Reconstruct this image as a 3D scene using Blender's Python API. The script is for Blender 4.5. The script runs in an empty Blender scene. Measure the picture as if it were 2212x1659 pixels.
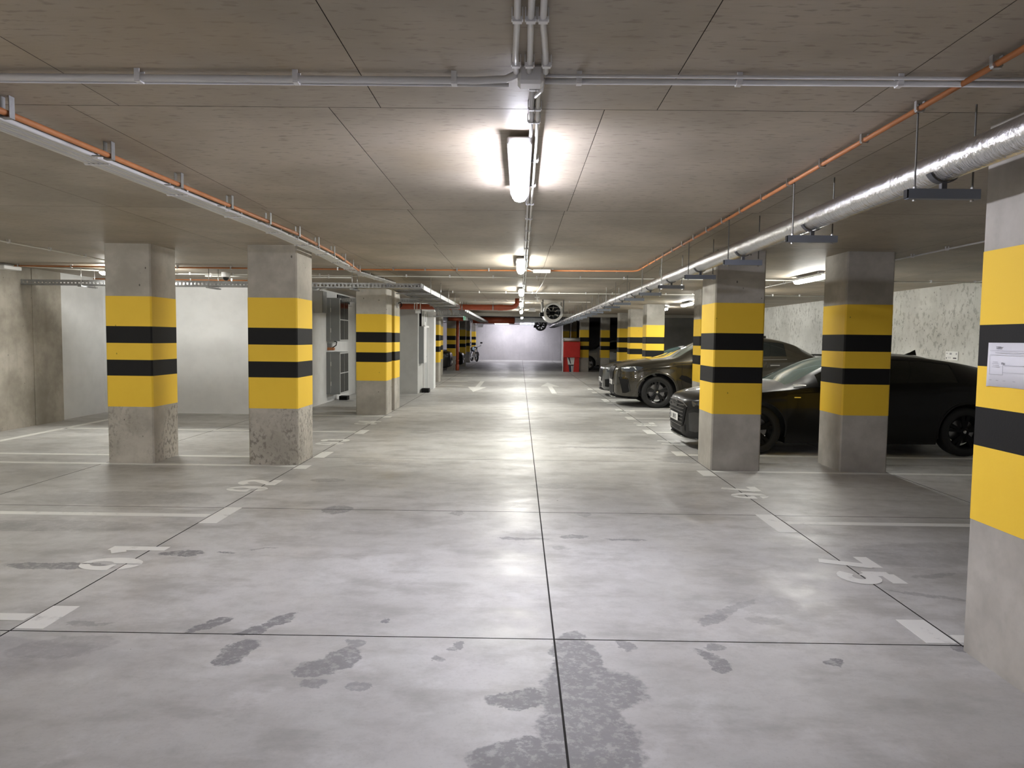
import bpy, bmesh, math, random
import numpy as np
from mathutils import Vector, Matrix
from mathutils.bvhtree import BVHTree

random.seed(7)
SC = bpy.context.scene
COL = SC.collection

# ------------------------------------------------------------------ camera
F_PX = 1566.0
cam_d = bpy.data.cameras.new('camera')
cam_d.sensor_fit = 'HORIZONTAL'
cam_d.sensor_width = 36.0
cam_d.lens = F_PX / 2212.0 * 36.0
cam_d.clip_start = 0.05
cam_d.clip_end = 300
cam = bpy.data.objects.new('camera', cam_d)
COL.objects.link(cam)
PITCH, YAW, ROLL = math.atan(98.3 / F_PX), math.atan(16 / F_PX), math.atan(0.0117)
fw = Vector((-math.sin(YAW) * math.cos(PITCH), math.cos(YAW) * math.cos(PITCH), -math.sin(PITCH)))
r0 = Vector((math.cos(YAW), math.sin(YAW), 0))
u0 = r0.cross(fw)
rr = r0 * math.cos(ROLL) + u0 * math.sin(ROLL)
uu = -r0 * math.sin(ROLL) + u0 * math.cos(ROLL)
M3 = Matrix((rr, uu, -fw)).transposed()
cam.matrix_world = Matrix.Translation((0, 0, 1.585)) @ M3.to_4x4()
SC.camera = cam

# ------------------------------------------------------------------ world, exposure, lamp colours
w = bpy.data.worlds.new('world')
SC.world = w
w.use_nodes = True
w.node_tree.nodes['Background'].inputs[0].default_value = (0.05, 0.05, 0.055, 1)
w.node_tree.nodes['Background'].inputs[1].default_value = 0.2
SC.view_settings.view_transform = 'Standard'
SC.view_settings.look = 'None'
SC.view_settings.gamma = 1.0
SC.view_settings.exposure = 0.62
SC.view_settings.use_curve_mapping = False
SC.cycles.use_denoising = True
SC.cycles.max_bounces = 8
SC.cycles.diffuse_bounces = 5
SC.cycles.glossy_bounces = 4
SC.cycles.sample_clamp_indirect = 6.0
SC.cycles.caustics_reflective = False
SC.cycles.caustics_refractive = False

COOL = (0.88, 0.875, 1.0)
NEUT = (1.0, 0.988, 0.925)
LAMP_POWER = 118.0

H = 2.68          # ceiling height

# ------------------------------------------------------------------ materials
def lin(r, g, b):
    f = lambda c: (c / 255 / 12.92) if c / 255 <= 0.04045 else ((c / 255 + 0.055) / 1.055) ** 2.4
    return (f(r), f(g), f(b), 1)


class NT:
    def __init__(s, name):
        s.m = bpy.data.materials.new(name)
        s.m.use_nodes = True
        s.t = s.m.node_tree
        s.b = s.t.nodes['Principled BSDF']

    def n(s, typ, props=None, **ins):
        nd = s.t.nodes.new('ShaderNode' + typ)
        for k, v in (props or {}).items():
            setattr(nd, k, v)
        for k, v in ins.items():
            key = int(k[1:]) if k[0] == 'i' and k[1:].isdigit() else k.replace('_', ' ')
            s.set(nd.inputs[key], v)
        return nd

    def set(s, sock, v):
        if isinstance(v, bpy.types.NodeSocket):
            s.t.links.new(v, sock)
        elif isinstance(v, bpy.types.Node):
            s.t.links.new(v.outputs[0], sock)
        else:
            sock.default_value = v

    def math(s, op, a, b=0.0, clamp=False):
        return s.n('Math', {'operation': op, 'use_clamp': clamp}, i0=a, i1=b).outputs[0]

    def mix(s, fac, a, b, blend='MIX'):
        nd = s.t.nodes.new('ShaderNodeMix')
        nd.data_type = 'RGBA'
        nd.blend_type = blend
        s.set(nd.inputs[0], fac)
        s.set(nd.inputs[6], a)
        s.set(nd.inputs[7], b)
        return nd.outputs[2]

    def ramp(s, v, lo, hi, a=0.0, b=1.0):
        nd = s.n('MapRange', {'interpolation_type': 'SMOOTHSTEP'}, i0=v, i1=lo, i2=hi, i3=a, i4=b)
        return nd.outputs[0]

    def pos(s, scale=(1, 1, 1), loc=(0, 0, 0)):
        g = s.n('NewGeometry')
        mp = s.n('Mapping', None, i0=g.outputs['Position'])
        mp.inputs['Scale'].default_value = scale
        mp.inputs['Location'].default_value = loc
        return mp.outputs[0]

    def noise(s, vec, scale, detail=4, rough=0.6):
        return s.n('TexNoise', None, Vector=vec, Scale=scale, Detail=detail, Roughness=rough).outputs[0]

    def bump(s, h, strength=0.3, dist=0.01):
        b = s.n('Bump', None, Strength=strength, Distance=dist, Height=h)
        s.set(s.b.inputs['Normal'], b.outputs[0])


def simple(name, col, rough=0.5, metal=0.0, coat=0.0, spec=0.5, var=0.0, scale=20):
    m = NT(name)
    c = tuple(col) if len(col) == 4 else (*col, 1)
    if var:
        nz = m.noise(m.pos(), scale, 3)
        m.set(m.b.inputs['Base Color'], m.mix(m.ramp(nz, 0.35, 0.7), c, (c[0] * (1 - var), c[1] * (1 - var), c[2] * (1 - var), 1)))
        m.set(m.b.inputs['Roughness'], m.ramp(nz, 0.3, 0.7, rough * 0.85, min(1, rough * 1.15)))
    else:
        m.b.inputs['Base Color'].default_value = c
        m.b.inputs['Roughness'].default_value = rough
    m.b.inputs['Metallic'].default_value = metal
    m.b.inputs['Coat Weight'].default_value = coat
    m.b.inputs['Coat Roughness'].default_value = 0.04
    m.b.inputs['Specular IOR Level'].default_value = spec
    return m.m


def emit(name, col, strength):
    m = NT(name)
    m.b.inputs['Base Color'].default_value = (0.8, 0.8, 0.8, 1)
    m.b.inputs['Emission Color'].default_value = (*col, 1)
    m.b.inputs['Emission Strength'].default_value = strength
    return m.m


def concrete(name, light, dark, holes=0.5, blotch=0.0, rough=0.75, streak=False, big=0.9, blotch_top=9.0, bscale=15.0, blotch_col=(0.10, 0.095, 0.085, 1)):
    m = NT(name)
    p = m.pos()
    n1 = m.noise(p, big, 5, 0.6)
    n2 = m.noise(p, 9.0, 5, 0.65)
    c = m.mix(m.ramp(n1, 0.32, 0.68), dark, light)
    c = m.mix(m.math('MULTIPLY', m.ramp(n2, 0.45, 0.75), 0.35), c, dark)
    if streak:
        ps = m.pos((7, 7, 0.5))
        c = m.mix(m.math('MULTIPLY', m.ramp(m.noise(ps, 1.0, 4), 0.5, 0.75), 0.4), c, dark)
    if blotch:
        z = m.n('SeparateXYZ', None, i0=m.pos()).outputs[2]
        reg = m.noise(m.pos(loc=(3, 7, 1)), 1.3, 2)
        b = m.noise(m.pos((1, 1, 0.75), (5, 2, 0)), bscale, 4, 0.7)
        mk = m.ramp(b, 0.51, 0.60)
        mk = m.math('MULTIPLY', mk, m.ramp(reg, 0.32, 0.6))
        mk = m.math('MULTIPLY', mk, m.ramp(z, blotch_top, blotch_top + 0.06, 1, 0))
        c = m.mix(m.math('MULTIPLY', mk, blotch), c, blotch_col)
    hh = n2
    if holes:
        v = m.n('TexVoronoi', None, Vector=m.pos((1, 1, 0.6)), Scale=13.0)
        rnd = m.n('SeparateColor', None, i0=v.outputs['Color']).outputs[0]
        rad = m.math('MULTIPLY', m.math('GREATER_THAN', rnd, 1 - 0.35 * holes), m.math('MULTIPLY', rnd, 0.13))
        hole = m.math('LESS_THAN', v.outputs['Distance'], rad)
        c = m.mix(m.math('MULTIPLY', hole, 0.75), c, (0.035, 0.032, 0.028, 1))
        hh = m.math('SUBTRACT', n2, m.math('MULTIPLY', hole, 1.5))
    m.set(m.b.inputs['Base Color'], c)
    m.b.inputs['Roughness'].default_value = rough
    m.b.inputs['Specular IOR Level'].default_value = 0.3
    m.bump(hh, 0.25, 0.006)
    return m.m


def paint_on_concrete(name, col, worn, spec=0.4):
    m = NT(name)
    v = m.n('TexVoronoi', None, Vector=m.pos((1, 1, 0.6)), Scale=13.0)
    rnd = m.n('SeparateColor', None, i0=v.outputs['Color']).outputs[0]
    rad = m.math('MULTIPLY', m.math('GREATER_THAN', rnd, 0.86), m.math('MULTIPLY', rnd, 0.09))
    hole = m.math('LESS_THAN', v.outputs['Distance'], rad)
    n = m.noise(m.pos(), 4.0, 5)
    c = m.mix(m.math('MULTIPLY', m.ramp(n, 0.4, 0.75), 0.25), col, worn)
    c = m.mix(m.math('MULTIPLY', hole, 0.7), c, (col[0] * 0.25, col[1] * 0.25, col[2] * 0.25, 1))
    m.set(m.b.inputs['Base Color'], c)
    m.b.inputs['Roughness'].default_value = 0.6
    m.b.inputs['Specular IOR Level'].default_value = spec
    m.bump(m.noise(m.pos(), 90, 3), 0.15, 0.003)
    return m.m


# ceiling: board-marked concrete, short dark dashes across the aisle, tone differs from panel to panel
def ceiling_mat(name, light, dark):
    m = NT(name)
    oi = m.n('ObjectInfo').outputs['Random']
    n1 = m.noise(m.pos(), 0.8, 4)
    c = m.mix(m.ramp(n1, 0.3, 0.7), dark, light)
    ds = m.noise(m.pos((1.3, 4.5, 1)), 9.0, 3, 0.55)
    c = m.mix(m.math('MULTIPLY', m.ramp(ds, 0.56, 0.68), 0.5), c, (dark[0] * 0.55, dark[1] * 0.52, dark[2] * 0.5, 1))
    n3 = m.noise(m.pos((0.8, 9, 1)), 4.5, 4)
    c = m.mix(m.math('MULTIPLY', m.ramp(n3, 0.5, 0.72), 0.25), c, dark)
    br = m.noise(m.pos(loc=(9, 4, 0)), 0.55, 3)
    c = m.mix(m.math('MULTIPLY', m.ramp(br, 0.55, 0.75), 0.35), c, (light[0] * 0.85, light[1] * 0.72, light[2] * 0.5, 1))
    c = m.mix(m.ramp(oi, 0, 1, 0, 0.22), c, (dark[0] * 0.8, dark[1] * 0.8, dark[2] * 0.8, 1))
    m.set(m.b.inputs['Base Color'], c)
    m.b.inputs['Roughness'].default_value = 0.55
    m.b.inputs['Specular IOR Level'].default_value = 0.35
    m.bump(m.noise(m.pos((0.7, 3, 1)), 7, 4), 0.2, 0.008)
    return m.m


# floor stains: centre x, y, half-length along x and y, turn, strength
STAINS = [
    (0.31, 3.78, 0.06, 0.10, 0.0, 0.8), (0.30, 3.50, 0.13, 0.30, 0.05, 0.85), (0.36, 3.22, 0.25, 0.20, -0.1, 0.85), (0.02, 3.10, 0.17, 0.075, 0.1, 0.95), (0.30, 2.80, 0.20, 0.40, 0.1, 0.85), (0.02, 2.66, 0.19, 0.15, 0.3, 0.9), (0.25, 2.45, 0.25, 0.2, 0.0, 0.8),
    (-1.40, 3.53, 0.085, 0.17, -0.15, 1.0), (-1.68, 3.87, 0.045, 0.15, -0.6, 1.0), (-1.42, 3.80, 0.055, 0.10, -0.9, 1.0), (-1.33, 3.94, 0.05, 0.12, -0.5, 1.0),
    (-0.86, 3.47, 0.085, 0.14, -0.3, 0.9), (-0.95, 3.36, 0.10, 0.10, 0, 0.85), (-0.93, 3.20, 0.07, 0.05, 0, 0.65), (-0.70, 3.20, 0.06, 0.045, 0, 0.6), (-0.84, 3.66, 0.06, 0.06, 0, 0.7),
    (-0.31, 3.63, 0.03, 0.06, -0.5, 0.8), (-0.38, 3.49, 0.045, 0.035, 0.5, 0.7), (0.57, 3.68, 0.045, 0.06, 0, 0.75), (0.98, 3.52, 0.055, 0.14, 0.25, 0.9), (1.02, 3.68, 0.05, 0.03, 0, 0.7), (1.585, 3.52, 0.04, 0.05, 0, 1.0),
    (-0.735, 3.96, 0.026, 0.026, 0, 1.0), (-2.44, 5.15, 0.17, 0.065, 0.1, 1.0), (-2.12, 5.19, 0.08, 0.022, 0, 0.9), (-3.12, 4.83, 0.40, 0.07, 0.0, 0.9), (-1.9, 5.3, 0.1, 0.02, 0.3, 0.6),
    (-0.05, 5.67, 0.10, 0.03, 0.0, 0.65), (0.10, 5.66, 0.14, 0.025, 0.1, 0.6), (0.45, 5.74, 0.11, 0.06, 0.1, 0.75), (0.86, 5.69, 0.16, 0.03, -0.1, 0.75), (0.33, 5.42, 0.08, 0.05, 0, 0.4),
    (-1.65, 6.55, 0.13, 0.16, -0.3, 0.75), (-0.55, 6.5, 0.05, 0.10, 0, 0.5), (0.6, 6.5, 0.08, 0.08, 0, 0.45), (-0.50, 7.81, 0.28, 0.08, 0, 0.3), (0.40, 7.75, 0.25, 0.14, 0, 0.35), (-1.7, 9.0, 0.35, 0.12, 0, 0.4),
    (1.35, 10.6, 0.8, 0.10, 0, 0.55), (-2.1, 7.9, 0.2, 0.1, 0, 0.5), (1.12, 4.05, 0.05, 0.12, -0.8, 0.65), (1.32, 4.25, 0.04, 0.2, -0.9, 0.5), (1.5, 4.30, 0.22, 0.16, 0, 0.22),
    (1.42, 4.05, 0.10, 0.06, 0, 0.35), (-2.35, 3.85, 0.14, 0.03, 0, 0.5), (-3.8, 6.9, 0.9, 0.30, 0, 0.3), (-3.9, 5.85, 0.9, 0.18, 0, 0.35), (2.31, 3.72, 0.05, 0.06, 0.6, 0.9), (-2.30, 3.55, 0.25, 0.14, 0.2, 0.35),
    (3.1, 5.4, 0.7, 0.3, 0.2, 0.3), (-5.4, 12.4, 0.8, 0.2, 0, 0.3), (2.3, 9.6, 0.5, 0.3, 0, 0.45), (-2.95, 2.75, 0.10, 0.06, 0, 0.95), (0.9, 12.9, 0.8, 0.4, 0, 0.2), (-0.9, 14.8, 0.8, 0.5, 0, 0.2), (1.9, 17.5, 0.6, 0.6, 0, 0.25), (2.6, 4.5, 0.25, 0.03, -0.4, 0.5), (2.85, 4.9, 0.2, 0.04, 0.3, 0.45),
]


def floor_mat():
    m = NT('polished_floor_concrete')
    p = m.pos()
    n1 = m.noise(p, 0.55, 5, 0.6)
    n2 = m.noise(m.pos((0.7, 1.3, 1)), 2.3, 5, 0.65)
    c = m.mix(m.ramp(n1, 0.3, 0.7), (0.46, 0.455, 0.44, 1), (0.63, 0.625, 0.615, 1))
    c = m.mix(m.math('MULTIPLY', m.ramp(n2, 0.46, 0.68), 0.55), c, (0.29, 0.284, 0.268, 1))
    n5 = m.noise(m.pos((1, 1.2, 1), (7, 3, 0)), 5.5, 6, 0.72)
    c = m.mix(m.math('MULTIPLY', m.ramp(n5, 0.42, 0.66), 0.30), c, (0.32, 0.315, 0.30, 1))
    n6 = m.noise(m.pos((1, 1, 1), (1, 8, 0)), 1.9, 6, 0.7)
    c = m.mix(m.math('MULTIPLY', m.ramp(n6, 0.56, 0.70), 0.35), c, (0.72, 0.72, 0.72, 1))
    n4 = m.noise(m.pos((0.5, 1.6, 1), (4, 1, 0)), 1.1, 4)
    c = m.mix(m.math('MULTIPLY', m.ramp(n4, 0.55, 0.75), 0.35), c, (0.26, 0.245, 0.21, 1))
    fl = m.noise(p, 60, 3)
    c = m.mix(m.math('MULTIPLY', m.ramp(fl, 0.5, 0.8), 0.18), c, (0.2, 0.2, 0.19, 1))
    # blots with frayed edges
    wob = m.n('TexNoise', None, Vector=p, Scale=7.0, Detail=5.0, Roughness=0.68)
    off = m.n('VectorMath', {'operation': 'SUBTRACT'}, i0=wob.outputs['Color'], i1=(0.5, 0.5, 0.5))
    off = m.n('VectorMath', {'operation': 'MULTIPLY'}, i0=off.outputs[0], i1=(0.17, 0.20, 0))
    q = m.n('VectorMath', {'operation': 'ADD'}, i0=p, i1=off.outputs[0]).outputs[0]
    tot = None
    for (x, y, a, b, t, k) in STAINS:
        mp = m.n('Mapping', {'vector_type': 'TEXTURE'}, i0=q)
        mp.inputs['Location'].default_value = (x, y, 0)
        mp.inputs['Rotation'].default_value = (0, 0, t)
        mp.inputs['Scale'].default_value = (a, b, 1000)
        ln = m.n('VectorMath', {'operation': 'LENGTH'}, i0=mp.outputs[0]).outputs['Value']
        v = m.ramp(ln, 0.90, 1.06, k, 0)
        tot = v if tot is None else m.math('MAXIMUM', tot, v)
    mott = m.ramp(m.noise(p, 20, 6, 0.75), 0.40, 0.52)
    patch = m.math('MULTIPLY', tot, m.math('ADD', 0.5, m.math('MULTIPLY', mott, 0.5)))
    c = m.mix(m.math('MULTIPLY', patch, 0.9), c, (0.20, 0.197, 0.205, 1))
    # black specks
    v = m.n('TexVoronoi', None, Vector=p, Scale=2.2)
    rnd = m.n('SeparateColor', None, i0=v.outputs['Color']).outputs[0]
    sp = m.math('LESS_THAN', v.outputs['Distance'], m.math('MULTIPLY', m.math('GREATER_THAN', rnd, 0.72), 0.022))
    c = m.mix(m.math('MULTIPLY', sp, 0.8), c, (0.05, 0.05, 0.05, 1))
    m.set(m.b.inputs['Base Color'], c)
    rg = m.ramp(m.noise(m.pos((1, 1, 1), (2, 2, 0)), 1.7, 5, 0.7), 0.3, 0.7, 0.34, 0.58)
    rg = m.math('ADD', rg, m.math('MULTIPLY', patch, 0.12))
    m.set(m.b.inputs['Roughness'], rg)
    m.b.inputs['Specular IOR Level'].default_value = 0.42
    m.bump(m.noise(p, 3.5, 5, 0.6), 0.10, 0.02)
    return m.m


def floor_paint_mat():
    m = NT('white_floor_paint')
    n = m.noise(m.pos(), 5, 6, 0.7)
    c = m.mix(m.ramp(n, 0.56, 0.72), (0.84, 0.84, 0.81, 1), (0.55, 0.55, 0.53, 1))
    m.set(m.b.inputs['Base Color'], c)
    m.b.inputs['Roughness'].default_value = 0.5
    return m.m


def foil_mat():
    m = NT('aluminium_foil')
    m.b.inputs['Base Color'].default_value = (0.66, 0.66, 0.67, 1)
    m.b.inputs['Metallic'].default_value = 1.0
    m.b.inputs['Roughness'].default_value = 0.27
    n1 = m.noise(m.pos((3, 9, 3)), 3.0, 5, 0.65)
    n2 = m.noise(m.pos((1, 3, 1)), 26.0, 3)
    m.bump(m.math('ADD', n1, m.math('MULTIPLY', n2, 0.5)), 0.6, 0.02)
    return m.m


MAT = {}
MAT['floor'] = floor_mat()
MAT['fpaint'] = floor_paint_mat()
MAT['joint'] = simple('joint_filler', (0.05, 0.048, 0.045), 1.0, spec=0.0)
MAT['ceil'] = ceiling_mat('board_marked_ceiling', (0.46, 0.405, 0.33, 1), (0.31, 0.272, 0.218, 1))
MAT['ceil_far'] = ceiling_mat('shade_toned_end_ceiling', (0.16, 0.155, 0.16, 1), (0.10, 0.098, 0.10, 1))  # darker ceiling copy: shade of the unlit end is put into the colour
MAT['seam'] = simple('ceiling_seam', (0.06, 0.055, 0.05), 1.0, spec=0.0)
MAT['col'] = concrete('column_concrete', (0.53, 0.505, 0.455, 1), (0.35, 0.33, 0.29, 1), holes=0.6, big=1.6)
MAT['colb'] = concrete('column_concrete_blotched', (0.55, 0.515, 0.455, 1), (0.36, 0.335, 0.29, 1), holes=0.5, big=1.6, blotch=0.7, blotch_top=0.7, bscale=22.0, blotch_col=(0.17, 0.155, 0.135, 1))
MAT['wallc'] = concrete('raw_wall_concrete', (0.48, 0.445, 0.385, 1), (0.28, 0.255, 0.215, 1), holes=0.25, streak=True, big=1.3)
MAT['wallr'] = concrete('pitted_pale_concrete', (0.66, 0.66, 0.63, 1), (0.50, 0.50, 0.475, 1), holes=0.3, blotch=0.6, bscale=9.0, streak=True, blotch_col=(0.24, 0.235, 0.215, 1))
MAT['wallf'] = concrete('far_wall_concrete', (0.52, 0.51, 0.52, 1), (0.41, 0.40, 0.41, 1), holes=0.3, streak=True, big=0.4)
MAT['wallk'] = concrete('dark_grey_concrete', (0.24, 0.238, 0.23, 1), (0.17, 0.168, 0.162, 1), holes=0.2, streak=True)
MAT['beam'] = concrete('beam_concrete', (0.50, 0.48, 0.43, 1), (0.40, 0.38, 0.34, 1), holes=0.0)
MAT['plaster'] = simple('white_plaster', (0.78, 0.785, 0.785), 0.8, var=0.06, scale=3)
MAT['plasterg'] = simple('grey_plaster', (0.52, 0.525, 0.51), 0.8, var=0.10, scale=2)
MAT['yel'] = paint_on_concrete('yellow_band_paint', (0.93, 0.61, 0.045, 1), (0.85, 0.53, 0.035, 1))
MAT['blk'] = paint_on_concrete('black_band_paint', (0.010, 0.010, 0.0105, 1), (0.016, 0.016, 0.016, 1), 0.22)
MAT['pvc'] = simple('grey_conduit_plastic', (0.68, 0.68, 0.69), 0.4, var=0.05, scale=8)
MAT['pvcw'] = simple('white_conduit_plastic', (0.74, 0.73, 0.68), 0.4, var=0.05, scale=8)
MAT['clip'] = simple('clip_plastic', (0.74, 0.74, 0.75), 0.45)
MAT['orange'] = simple('orange_conduit', (0.52, 0.20, 0.07), 0.5, var=0.15, scale=6)
MAT['redpipe'] = simple('red_oxide_pipe_paint', (0.42, 0.085, 0.035), 0.45, var=0.15, scale=5)
MAT['galv'] = simple('galvanised_steel', (0.40, 0.41, 0.42), 0.42, metal=0.75, var=0.15, scale=14)
MAT['channel'] = simple('blue_grey_channel', (0.20, 0.22, 0.26), 0.45, metal=0.3)
MAT['rod'] = simple('threaded_rod_steel', (0.17, 0.165, 0.155), 0.5, metal=0.7)
MAT['nut'] = simple('zinc_nut', (0.6, 0.6, 0.6), 0.3, metal=1.0)
MAT['saddle'] = simple('dark_pipe_saddle', (0.07, 0.072, 0.078), 0.55)
MAT['foil'] = foil_mat()
MAT['lamp_c'] = emit('led_cool', COOL, LAMP_POWER * 0.85)
MAT['lamp_n'] = emit('led_neutral', NEUT, LAMP_POWER)
MAT['lamp_s'] = emit('led_side', NEUT, LAMP_POWER * 0.9)
MAT['lamp_r'] = emit('led_side_strong', NEUT, LAMP_POWER * 1.25)
MAT['lamp_f'] = emit('led_end', (0.95, 0.92, 1.0), LAMP_POWER * 1.0)
MAT['housing'] = simple('lamp_housing', (0.62, 0.62, 0.62), 0.45)
MAT['white'] = simple('white_plastic', (0.78, 0.78, 0.77), 0.4)
MAT['paper'] = simple('paper_sheet', (0.80, 0.80, 0.84), 0.85)
MAT['print'] = simple('grey_print', (0.34, 0.34, 0.37), 0.9)
MAT['printd'] = simple('dark_print', (0.06, 0.06, 0.07), 0.9)
MAT['cabinet'] = simple('grey_cabinet_enamel', (0.26, 0.275, 0.285), 0.45, var=0.06, scale=4)
MAT['cabframe'] = simple('pale_frame_enamel', (0.55, 0.56, 0.56), 0.4)
MAT['cabglass'] = simple('dark_meter_glass', (0.012, 0.012, 0.012), 0.12)
MAT['black'] = simple('black_plastic', (0.006, 0.006, 0.0065), 0.55, spec=0.2)
MAT['gloss'] = simple('gloss_black_trim', (0.006, 0.006, 0.006), 0.15, coat=0.6)
MAT['red'] = simple('signal_red_enamel', (0.62, 0.022, 0.015), 0.5, var=0.08, scale=6)
MAT['navy'] = simple('navy_print', (0.03, 0.035, 0.075), 0.7)
MAT['sheet'] = simple('rolled_sheet', (0.55, 0.53, 0.52), 0.45)
MAT['fan'] = simple('fan_white_enamel', (0.72, 0.72, 0.71), 0.35)
MAT['green'] = emit('green_exit_glow', (0.05, 0.45, 0.22), 0.6)
MAT['tyre'] = simple('tyre_rubber', (0.016, 0.016, 0.016), 0.75)
MAT['rimk'] = simple('black_alloy', (0.012, 0.012, 0.012), 0.28, metal=0.3, coat=0.4)
MAT['rims'] = simple('silver_alloy', (0.42, 0.42, 0.42), 0.3, metal=0.9)
MAT['disc'] = simple('brake_disc_steel', (0.35, 0.35, 0.36), 0.35, metal=1.0)
MAT['chrome'] = simple('chrome', (0.75, 0.75, 0.75), 0.12, metal=1.0)
MAT['plate'] = simple('licence_plate_white', (0.72, 0.72, 0.70), 0.4)
MAT['cargl'] = simple('tinted_car_glass', (0.006, 0.008, 0.008), 0.04, coat=0.5)
MAT['winds'] = simple('windscreen_glass', (0.075, 0.125, 0.125), 0.05, coat=0.8, spec=0.8)
MAT['lens'] = simple('headlamp_lens', (0.05, 0.06, 0.075), 0.06, coat=1.0, spec=0.8)
MAT['drl'] = simple('running_light_strip', (0.75, 0.78, 0.80), 0.2)
MAT['p_olive'] = simple('dark_olive_car_paint', (0.050, 0.045, 0.034), 0.24, metal=0.55, coat=1.0)
MAT['p_black'] = simple('black_car_paint', (0.003, 0.003, 0.0032), 0.4, coat=0.35, spec=0.25)
MAT['p_grey'] = simple('grey_car_paint', (0.15, 0.155, 0.155), 0.28, metal=0.6, coat=1.0)
MAT['p_silver'] = simple('silver_car_paint', (0.42, 0.41, 0.39), 0.3, metal=0.5, coat=1.0)
MAT['p_white'] = simple('white_car_paint', (0.62, 0.61, 0.64), 0.3, coat=1.0)
MAT['cream'] = simple('cable_sheath_grey', (0.30, 0.30, 0.30), 0.6)
MAT['blue'] = simple('pale_blue_tank_paint', (0.30, 0.45, 0.60), 0.3, coat=0.8)
MAT['doorg'] = simple('grey_door_enamel', (0.42, 0.43, 0.43), 0.45, var=0.05, scale=3)

# ------------------------------------------------------------------ mesh helpers
def link(name, me, mat, parent=None, smooth=False):
    if mat is not None:
        me.materials.append(MAT[mat] if isinstance(mat, str) else mat)
    if smooth:
        for p in me.polygons:
            p.use_smooth = True
    o = bpy.data.objects.new(name, me)
    COL.objects.link(o)
    if parent is not None:
        o.parent = parent
    return o


def build(name, bm, mat, parent=None, smooth=False, loc=None):
    me = bpy.data.meshes.new(name)
    bmesh.ops.recalc_face_normals(bm, faces=bm.faces)
    bm.to_mesh(me)
    bm.free()
    o = link(name, me, mat, parent, smooth)
    if loc is not None:
        o.location = loc
    return o


def tag(o, label, cat=None, group=None, kind=None):
    if label:
        o['label'] = label
    if cat:
        o['category'] = cat
    if group:
        o['group'] = group
    if kind:
        o['kind'] = kind
    return o


def empty(name, loc=(0, 0, 0), rz=0.0):
    o = bpy.data.objects.new(name, None)
    COL.objects.link(o)
    o.location = loc
    o.rotation_euler = (0, 0, rz)
    o.empty_display_size = 0.1
    return o


def box(bm, x0, x1, y0, y1, z0, z1, bev=0.0):
    vs = [bm.verts.new((x, y, z)) for z in (z0, z1) for y in (y0, y1) for x in (x0, x1)]
    f = [(0, 1, 3, 2), (4, 6, 7, 5), (0, 4, 5, 1), (2, 3, 7, 6), (0, 2, 6, 4), (1, 5, 7, 3)]
    fs = [bm.faces.new([vs[i] for i in q]) for q in f]
    if bev:
        es = list({e for g in fs for e in g.edges})
        bmesh.ops.bevel(bm, geom=es, offset=bev, segments=1, affect='EDGES')
    return fs


def BM():
    return bmesh.new()


def boxo(name, b, mat, parent=None, bev=0.0, smooth=False):
    bm = BM()
    box(bm, *b, bev=bev)
    return build(name, bm, mat, parent, smooth)


def tube(bm, pts, r, seg=8, cap=True):
    pts = [Vector(p) for p in pts]
    rings = []
    n = len(pts)
    ref = None
    for i, p in enumerate(pts):
        d = (pts[min(i + 1, n - 1)] - pts[max(i - 1, 0)]).normalized()
        if ref is None:
            ref = Vector((0, 0, 1)) if abs(d.z) < 0.9 else Vector((1, 0, 0))
        a = (ref - d * ref.dot(d)).normalized()
        ref = a
        b = d.cross(a)
        rad = r[i] if isinstance(r, (list, tuple)) else r
        rings.append([bm.verts.new(p + (a * math.cos(2 * math.pi * k / seg) + b * math.sin(2 * math.pi * k / seg)) * rad) for k in range(seg)])
    for i in range(n - 1):
        for k in range(seg):
            bm.faces.new((rings[i][k], rings[i][(k + 1) % seg], rings[i + 1][(k + 1) % seg], rings[i + 1][k]))
    if cap:
        bm.faces.new(rings[0][::-1])
        bm.faces.new(rings[-1])


def tubeo(name, pts, r, mat, parent=None, seg=8):
    bm = BM()
    tube(bm, pts, r, seg)
    return build(name, bm, mat, parent, True)


def lathe(bm, prof, axis='y', seg=24, c=(0, 0, 0)):
    """prof: (radius, along-axis)"""
    c = Vector(c)
    rings = []
    for (r, t) in prof:
        ring = []
        for k in range(seg):
            a = 2 * math.pi * k / seg
            u, v = r * math.cos(a), r * math.sin(a)
            p = {'y': (u, t, v), 'x': (t, u, v), 'z': (u, v, t)}[axis]
            ring.append(bm.verts.new(c + Vector(p)))
        rings.append(ring)
    for i in range(len(rings) - 1):
        for k in range(seg):
            bm.faces.new((rings[i][k], rings[i][(k + 1) % seg], rings[i + 1][(k + 1) % seg], rings[i + 1][k]))
    return rings


def slab(name, b, mat, edge_mat, parent):
    """a slab whose sawn edges have the joint's colour"""
    bm = BM()
    for k, f in enumerate(box(bm, *b)):
        f.material_index = 0 if k < 2 else 1
    o = build(name, bm, mat, parent)
    o.data.materials.append(MAT[edge_mat])
    return o


def quad(bm, pts):
    return bm.faces.new([bm.verts.new(p) for p in pts])


ORD = ('first second third fourth fifth sixth seventh eighth ninth tenth eleventh twelfth thirteenth fourteenth fifteenth sixteenth seventeenth eighteenth '
       'nineteenth twentieth twenty-first twenty-second twenty-third twenty-fourth twenty-fifth twenty-sixth twenty-seventh twenty-eighth twenty-ninth thirtieth').split()

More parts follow.
